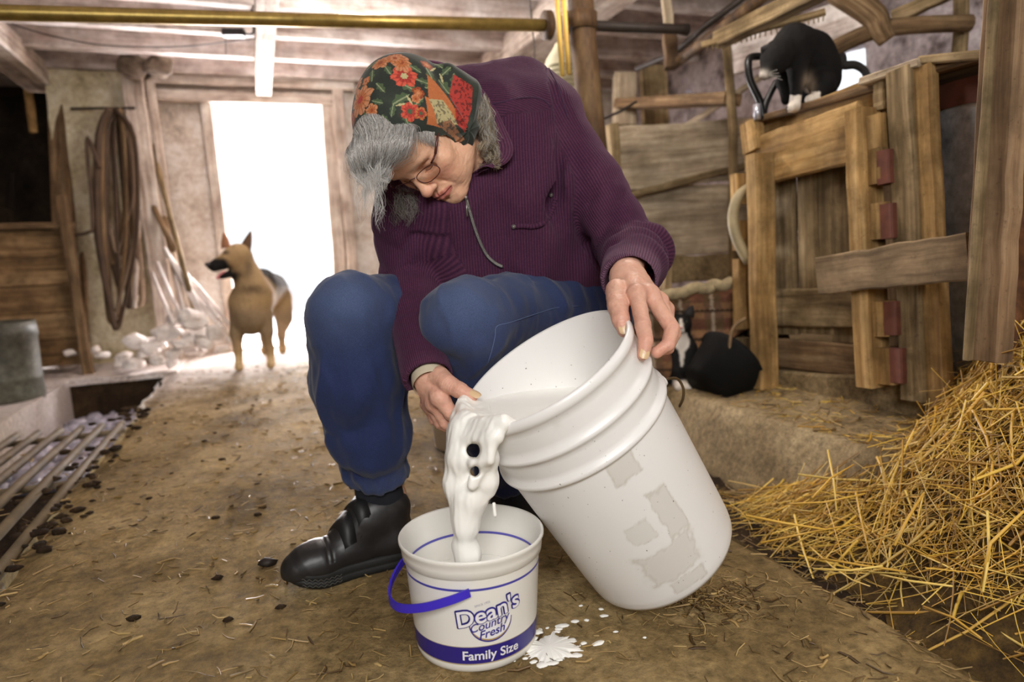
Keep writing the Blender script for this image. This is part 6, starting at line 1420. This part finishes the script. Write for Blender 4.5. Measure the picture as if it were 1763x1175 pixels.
locks(gd, 22, .0040, .00036, BR+GY[:2]+WH[2:], .8, .0012)
gd = []
for i in range(20):          # rolled curls at the bottom of the side hair
    cx_, cy_ = hr.uniform(828, 862), hr.uniform(248, 280); R0 = hr.uniform(6, 13); ph = hr.uniform(0, 6.3); d_ = hr.uniform(1.275, 1.305)
    gd.append([D(cx_+R0*np.cos(ph+k*1.0)*(1-.08*k), cy_+R0*np.sin(ph+k*1.0)*(1-.08*k), d_+.004*k) for k in range(7)])
locks(gd, 18, .0026, .00034, BR, .9, .0008)
s = Solid(D(835, 225, 1.34)-.13, D(835, 225, 1.34)+.13, .004); s.cone(D(822, 185, 1.36), D(846, 258, 1.34), .024, .026, .01); V, Q = s.mesh(2)
HV.append(V); HF.append(Q+nn_); HC.append(np.tile(L3(104, 90, 72), (len(V), 1))); nn_ += len(V)
gd = []
for i in range(22):
    x0 = hr.uniform(672, 712); y0 = hr.uniform(318, 345); d_ = hr.uniform(1.29, 1.33); am = hr.uniform(3, 7); ph = hr.uniform(0, 6.3); L_ = hr.uniform(22, 52)
    gd.append([D(x0+L_*.25*t+am*np.sin(ph+t*6), y0+L_*t, d_) for t in np.linspace(0, 1, 6)])
locks(gd, 14, .004, .00034, [L3(120, 112, 104), L3(92, 84, 78), L3(150, 144, 138)], .8, .001)
# hair along the temple, under the scarf edge
n = 260; u = hr.random(n); a0 = np.stack([700+48*u, 205+16*u], 1)+hr.normal(0, 2.5, (n, 2)); a1 = a0+np.stack([6-10*u+hr.normal(0, 4, n), 12+14*hr.random(n)], 1); a2 = a1+np.stack([10+hr.normal(0, 5, n), 8+8*hr.random(n)], 1)
def onface(XY, lift):
    out = []
    for x, y in XY:
        p_ = onj(fB, x, y, lift); out.append(p_ if p_ is not None else D(x, y, 1.2))
    return np.array(out)
fB = bvh(hw_(hV), hQ)
addhair(sspline(np.stack([onface(a0, .004), onface(a1, .0035), onface(a2, .002)], 1), 8), .00032, GY)
part(wm, 'hair', (np.concatenate(HV), HF), M_HAIR, col=np.concatenate(HC), label='long grey hair escaping from the scarf')
def onfl(x, y, z, lift=.0): return hw_((x, y, z))
lash = []
for s_ in (-1, 1):
    q = tube(hw_([(s_*.0455, -.0165, -.0125), (s_*.039, -.0195, -.0088), (s_*.0315, -.0210, -.0072), (s_*.0245, -.0198, -.0075), (s_*.0195, -.0172, -.0085)]), [.0004, .0008, .0008, .0007, .0003], 5); lash.append(q[:2])
q = merge(*lash); part(wm, 'eyelashes', (q[0], q[1]), plain('lash_brown', lin(70, 50, 42), .6))
# --- glasses
M_FR = plain('dark_red_frame', lin(84, 44, 40), .3, .3, var=.2); M_GLASS, nt, b = nmat('clear_lens'); b.inputs['Transmission Weight'].default_value = 1; b.inputs['Roughness'].default_value = .02; b.inputs['IOR'].default_value = 1.05; b.inputs['Base Color'].default_value = (.97, .97, .96, 1)
gl = part(wm, 'glasses', (lambda q: (q[0], q[1]))(merge(*[tube(hw_(p_), r_, 8) for p_, r_ in (
    ([(.0095, -.006, .0105), (.003, -.003, .013), (-.003, -.003, .013), (-.0095, -.006, .0105)], .0010),
    ([(.0585, -.004, .003), (.066, -.003, -.004), (.0685, -.003, -.012)], .0018), ([(-.0585, -.004, .003), (-.066, -.003, -.004), (-.0685, -.003, -.012)], .0018),
    ([(.0685, -.003, -.012), (.0705, -.001, -.05), (.072, .003, -.085)], [.0024, .0022, .0018]), ([(-.0685, -.003, -.012), (-.0705, -.001, -.05), (-.072, .003, -.085)], [.0024, .0022, .0018]))])), M_FR, label='spectacles with dark red frame')
for s_ in (-1, 1):
    t = np.linspace(0, 2*np.pi, 49); ex, ey = 2.6, 2.6
    X_ = s_*.0345+.0245*np.sign(np.cos(t))*np.abs(np.cos(t))**(2/ex); Y_ = -.0165+.0145*np.sign(np.sin(t))*np.abs(np.sin(t))**(2/ey); Zg = .0125-5.5*(X_**2)*.55
    rim = hw_(np.stack([X_, Y_, Zg], 1)); q = tube(rim, .0009, 6, cap=False); part(wm, 'rim', (q[0], q[1]), M_FR, parent=gl)
    R_ = np.concatenate([hw_(np.stack([s_*.0345+(X_[:-1]-s_*.0345)*k, -.0165+(Y_[:-1]+.0165)*k, .0125-5.5*.55*(s_*.0345+(X_[:-1]-s_*.0345)*k)**2], 1)) for k in (.02, .5, .97)]); i = np.arange(2)[:, None]; k = np.arange(48)[None]
    F = np.stack([i*48+k, i*48+(k+1) % 48, (i+1)*48+(k+1) % 48, (i+1)*48+k], -1).reshape(-1, 4); nz_ = HR@np.array([0, 0, 1.])
    part(wm, 'lens', (np.concatenate([R_, R_-nz_*.0012]), np.concatenate([F, F[:, ::-1]+144])), M_GLASS, parent=gl)
# ------------------------------------------------------------------ animals
def dep(P_): return float((np.asarray(P_)-CP)@FW)
def fur(V, n, amp, sc, seed): return V+n*(amp*vnoise(V*np.array([1, 1, .5]), sc, seed, 3))[:, None]
def ear(base, tip, w, t, nrm_):
    ax = nrm(tip-base); sd = nrm(np.cross(ax, nrm_)); nn = np.cross(sd, ax); V = []
    for u in np.linspace(0, 1, 7):
        ww = w*(1-u)**.75*(1+.25*np.sin(u*3))+.0012
        for a in np.linspace(-1, 1, 7): V.append(base+(tip-base)*u+sd*ww*a-nn*(.55*ww*(1-a*a))*-1)
    V = np.array(V); F = np.array([(i*7+k, i*7+k+1, (i+1)*7+k+1, (i+1)*7+k) for i in range(6) for k in range(6)]); n0 = len(V)
    W_ = np.concatenate([V+nn*t, V-nn*t]); ed = list(range(0, 43, 7))+list(range(43, 49))+list(range(41, 5, -7))+list(range(5, 0, -1)); ed = [e for i, e in enumerate(ed) if e not in ed[:i]]
    E_ = np.array([(ed[i], ed[(i+1) % len(ed)], ed[(i+1) % len(ed)]+n0, ed[i]+n0) for i in range(len(ed))]); return W_, np.concatenate([F, F[:, ::-1]+n0, E_])
M_FUR = vcol('dog_fur', .85, .2, 160, .5, .006, 0, .22, 90)
d1 = dep(G(440, 636)); d2 = dep(G(474, 609)); gz = lambda x, y: G(x, y)
dg = thing('dog', 'tan and black German shepherd type dog standing in front of the bright back doorway', 'dog', G(440, 634))
dg['label'] = 'tan and black shepherd dog standing in front of the bright back doorway'
s = Solid(np.array(D(430, 520, d1))-.55, np.array(D(430, 520, d1))+np.array([.55, .9, .55]), .0085)
dm = d1*.45+d2*.55
s.chain(Ch((432, 522, d1+.04), (446, 500, dm), (468, 497, d2-.12)), [.126, .128, .102], .05); s.ell(D(432, 548, d1+.0), (.095, .10, .10), None, .05)
s.cone(D(438, 505, d1), D(418, 458, d1-.03), .100, .074, .04); s.ell(D(410, 440, d1-.05), (.076, .076, .070), None, .03)
s.cone(D(394, 448, d1-.09), D(369, 458, d1-.14), .047, .033, .015); s.ell(D(362, 458, d1-.15), (.021, .02, .018), None, .008)
s.cone(D(402, 470, d1-.07), D(380, 477, d1-.12), .026, .013, .010)
s.cone(D(393, 440, d1-.11), D(386, 448, d1-.13), .03, .024, .02)
for top, mid, kn_, paw, r in (((412, 545, d1-.01), (407, 575, d1-.02), (410, 606, d1-.02), (412, 630, d1-.02), (.050, .034, .024)), ((455, 545, d1+.03), (460, 572, d1+.02), (464, 602, d1+.03), (466, 624, d1+.02), (.050, .035, .025))):
    s.chain([D(*top), D(*mid), D(*kn_), D(*paw)], [r[0], r[1], r[2], r[2]*.95], .02); p_ = D(*paw); p_[2] = .026
    s.cone(p_, p_+nrm(np.array([-CP[0]+0, 0, 0])+(CP-p_)*np.array([1, 1, 0]))*.05, .027, .024, .01)
s.chain([D(482, 515, d2-.06), D(489, 548, d2-.10), D(484, 575, d2+.02), D(486, 602, d2)], [.085, .055, .028, .025], .02); p_ = G(487, 607); p_[2] = .024; s.cone(p_, p_+nrm((CP-p_)*np.array([1, 1, 0]))*.06, .026, .023, .01)
s.chain([D(455, 530, d2-.06), D(452, 560, d2-.10), D(456, 582, d2+.02), D(457, 604, d2)], [.075, .045, .026, .024], .02); p_ = G(456, 609); p_[2] = .024; s.cone(p_, p_+nrm((CP-p_)*np.array([1, 1, 0]))*.06, .026, .023, .01)
s.chain(Ch((478, 492, d2+.05), (484, 520, d2+.12), (482, 560, d2+.14)), [.04, .035, .02], .03)
V, Q = s.mesh(1); n = vnormals(V, Q); V = fur(V, n, .007, 22, 3); uv = pxy(V)
tan_d, blk, lt = L3(166, 140, 102), L3(24, 22, 21), L3(198, 172, 130)
c = np.tile(tan_d, (len(V), 1)); c = blend(c, L3(140, 112, 78), .6*smoothstep(0, .5, vnoise(V, 9, 5, 3)))
sad = smoothstep(d1+.10, d1+.32, uv[:, 2])*smoothstep(535, 480, uv[:, 1]+.25*(uv[:, 0]-460)); c = blend(c, blk, np.clip(sad*1.25, 0, 1))
hd = smoothstep(492, 478, uv[:, 1])*(uv[:, 2] < d1+.06)
c = blend(c, blk, np.clip(hd*smoothstep(399, 386, uv[:, 0]+.55*(452-uv[:, 1]))*1.1*smoothstep(440, 450, uv[:, 1]), 0, 1))
c = blend(c, blk, hd*smoothstep(372, 366, uv[:, 0])); c = blend(c, blk, hd*np.exp(-((uv[:, 0]-404)/14)**2-((uv[:, 1]-474)/8)**2)*.9)
c = blend(c, blk, .9*np.exp(-((uv[:, 0]-388)/7)**2-((uv[:, 1]-435)/4)**2)*hd); c = blend(c, L3(60, 46, 36), .7*np.exp(-((uv[:, 0]-428)/9)**2-((uv[:, 1]-462)/20)**2)*(uv[:, 2] < d1+.1))
nz_ = vnoise(V, 14, 9, 3); c = blend(c, L3(74, 58, 44), .8*np.exp(-((uv[:, 0]-436)/24)**2-((uv[:, 1]-498+8*nz_)/8)**2)); c = blend(c, L3(120, 104, 84), .7*smoothstep(520, 545, uv[:, 1])*smoothstep(604, 575, uv[:, 1]))
c = blend(c, lt, smoothstep(605, 618, uv[:, 1]))
part(dg, 'body', (V, Q), M_FUR, col=c)
for b0, t0, w in (((389, 428, d1-.07), (386, 400, d1-.07), .034), ((421, 434, d1-.03), (432, 398, d1-.02), .044)):
    e = ear(D(*b0), D(*t0), w, .004, cv(-.5, .1, .85)); part(dg, 'ear', e, vcol('dog_ear%d' % int(b0[0]), .9, .2), col=np.tile(L3(92, 70, 52) if b0[0] > 400 else L3(150, 104, 76), (len(e[0]), 1)))
part(dg, 'tongue', tube(spline(Ch((388, 470, d1-.10), (379, 474, d1-.125), (374, 481, d1-.128)), 8), [.012, .013, .009, .009, .009, .009, .009, .006], 8, squash=.4), plain('pink_tongue', lin(206, 120, 124), .4))
part(dg, 'nose', (lambda q: (q[0]*np.array([.016, .016, .012])+D(358, 456, d1-.165), q[1]))(stone((0, 0, 0), 1., 3, 10)), M_BLACK)
part(dg, 'eye', (lambda q: (q[0]*.009+D(390, 436, d1-.125), q[1]))(stone((0, 0, 0), 1., 4, 8)), M_BLACK)
# cat on the crate
M_CAT = vcol('cat_fur', .8, .2, 220, .6, .004, 0, .15, 120)
k1 = dep(PR(1367, 190, 1.60)); ztop = 1.03
ct = thing('cat', 'black cat with white paws crouching on the crate top, head bent down', 'cat', D(1390, 175, k1))
s = Solid(np.array(D(1385, 110, k1))-.26, np.array(D(1385, 110, k1))+.30, .005)
s.chain(Ch((1402, 138, k1+.10), (1390, 98, k1+.06), (1366, 76, k1+.01)), [.074, .074, .058], .03); s.ell(D(1400, 128, k1+.09), (.075, .085, .078), None, .03)
s.cone(D(1368, 78, k1+.01), D(1340, 92, k1-.03), .052, .044, .03); s.ell(D(1334, 104, k1-.04), (.044, .044, .044), None, .02)
s.cone(D(1326, 118, k1-.05), D(1317, 128, k1-.06), .028, .019, .015)
s.chain(Ch((1372, 100, k1-.01), (1374, 135, k1-.02), (1370, 165, k1-.03)), [.040, .024, .0175], .012); p_ = D(1368, 183, k1-.03); s.cone(D(1370, 165, k1-.03), p_, .0175, .018, .006); s.cone(p_, D(1361, 186, k1-.055), .0175, .0145, .005)
s.chain(Ch((1354, 108, k1+.05), (1349, 140, k1+.055), (1353, 172, k1+.05)), [.032, .020, .014], .015)
s.cone(D(1414, 146, k1+.02), D(1408, 163, k1+.0), .042, .022, .015); s.cone(D(1408, 168, k1-.0), D(1395, 172, k1-.02), .019, .0155, .006)
V, Q = s.mesh(1); n = vnormals(V, Q); V = fur(V, n, .004, 40, 5); uv = pxy(V)
c = np.tile(L3(15, 13, 13), (len(V), 1)); c = blend(c, L3(30, 25, 23), .5*smoothstep(.1, .6, vnoise(V, 16, 4)))
wt = L3(226, 216, 204)
c = blend(c, wt, ((uv[:, 1] > 164) & (uv[:, 0] < 1384) & (uv[:, 0] > 1356) & (uv[:, 2] < k1+.02))*1.); c = blend(c, wt, ((uv[:, 1] > 158) & (uv[:, 0] > 1382) & (uv[:, 0] < 1413) & (uv[:, 2] < k1+.02))*1.)
c = blend(c, L3(170, 150, 128), .9*np.exp(-((uv[:, 0]-1393)/9)**2-((uv[:, 1]-145)/16)**2)*(uv[:, 2] < k1+.06)); c = blend(c, wt, np.exp(-((uv[:, 0]-1314)/11)**2-((uv[:, 1]-129)/7)**2))
part(ct, 'body', (V, Q), M_CAT, col=c)
M_CATB = plain('black_cat_fur', lin(30, 27, 27), .8)
for b0, t0 in (((1346, 80, k1-.02), (1336, 68, k1-.03)), ((1322, 88, k1-.04), (1310, 82, k1-.05))): part(ct, 'ear', ear(D(*b0), D(*t0), .020, .002, cv(-.5, -.3, .8)), M_CATB)
part(ct, 'tail', tube(spline(Ch((1428, 150, k1+.14), (1448, 100, k1+.18), (1452, 112, k1+.18), (1472, 112, k1+.18), (1488, 122, k1+.18), (1496, 142, k1+.17)), 26), np.linspace(.017, .012, 26), 10), M_CATB)
M_WHK = plain('whisker', lin(200, 196, 190), .4)
for a in range(4): part(ct, 'whisker', tube(Ch((1322, 126+a, k1-.075), (1338+3*a, 120+6*a, k1-.09)), .0005, 4), M_WHK)
# small cat sitting on the platform
k2 = dep(G(1180, 672, .10))
c2 = thing('cat', 'small black and white cat sitting upright behind the bucket, facing forward', 'cat', G(1180, 672, .10))
s = Solid(np.array(D(1175, 605, k2))-.2, np.array(D(1175, 605, k2))+.24, .0042)
s.chain(Ch((1178, 645, k2+.07), (1176, 610, k2+.04), (1172, 575, k2+.015)), [.062, .052, .034], .03); s.ell(D(1171, 558, k2), (.041, .040, .037), None, .015); s.ell(D(1173, 568, k2-.034), (.017, .014, .014), None, .012)
for x in (1167, 1184): s.chain(Ch((x+1, 600, k2+.01), (x, 640, k2-.005), (x+1, 664, k2-.005)), [.030, .019, .016], .012); s.cone(D(x+1, 666, k2-.005), D(x+1, 668, k2-.03), .0165, .014, .006)
s.ell(D(1196, 652, k2+.05), (.04, .05, .045), None, .02); s.ell(D(1156, 652, k2+.05), (.04, .05, .045), None, .02)
V, Q = s.mesh(1); n = vnormals(V, Q); V = fur(V, n, .0025, 50, 8); uv = pxy(V); c = np.tile(L3(26, 24, 24), (len(V), 1)); x, y, z = uv.T
fr = z < k2+.02
c[fr & (np.abs(x-1172.5) < 2.2+np.clip((y-552)*.22, 0, 9)) & (y > 549) & (y < 576)] = wt; c[fr & (np.abs(x-1174) < np.interp(y, [576, 585, 597, 605, 632], [9, 13, 12, 5, 2])) & (y > 574) & (y < 632)] = wt
c[(y > 655) & (x > 1158) & (x < 1198) & (z < k2+.02)] = wt; c[(np.abs(x-1187) < 5) & (y > 640) & (z < k2)] = wt
c = laplace(c, Q, .5)
part(c2, 'body', (V, Q), M_CAT, col=c)
for b0, t0 in (((1156, 545, k2), (1151, 527, k2)), ((1185, 545, k2), (1192, 526, k2))): part(c2, 'ear', ear(D(*b0), D(*t0), .019, .002, cv(0, 0, 1)), M_CATB)
for x in (1162, 1182): part(c2, 'eye', (lambda q: (q[0]*np.array([.006, .006, .006])+D(x, 555, k2-.034), q[1]))(stone((0, 0, 0), 1., x, 8)), plain('dark_olive_eye%d' % x, lin(40, 40, 24), .2))
part(c2, 'nose', (lambda q: (q[0]*np.array([.005, .005, .004])+D(1173, 565, k2-.049), q[1]))(stone((0, 0, 0), 1., 9, 8)), plain('pink_nose', lin(196, 140, 136), .5))
part(c2, 'tail', tube(spline(Ch((1200, 655, k2+.09), (1212, 664, k2+.04), (1204, 669, k2-.0)), 14), np.linspace(.014, .010, 14), 8), M_CATB)
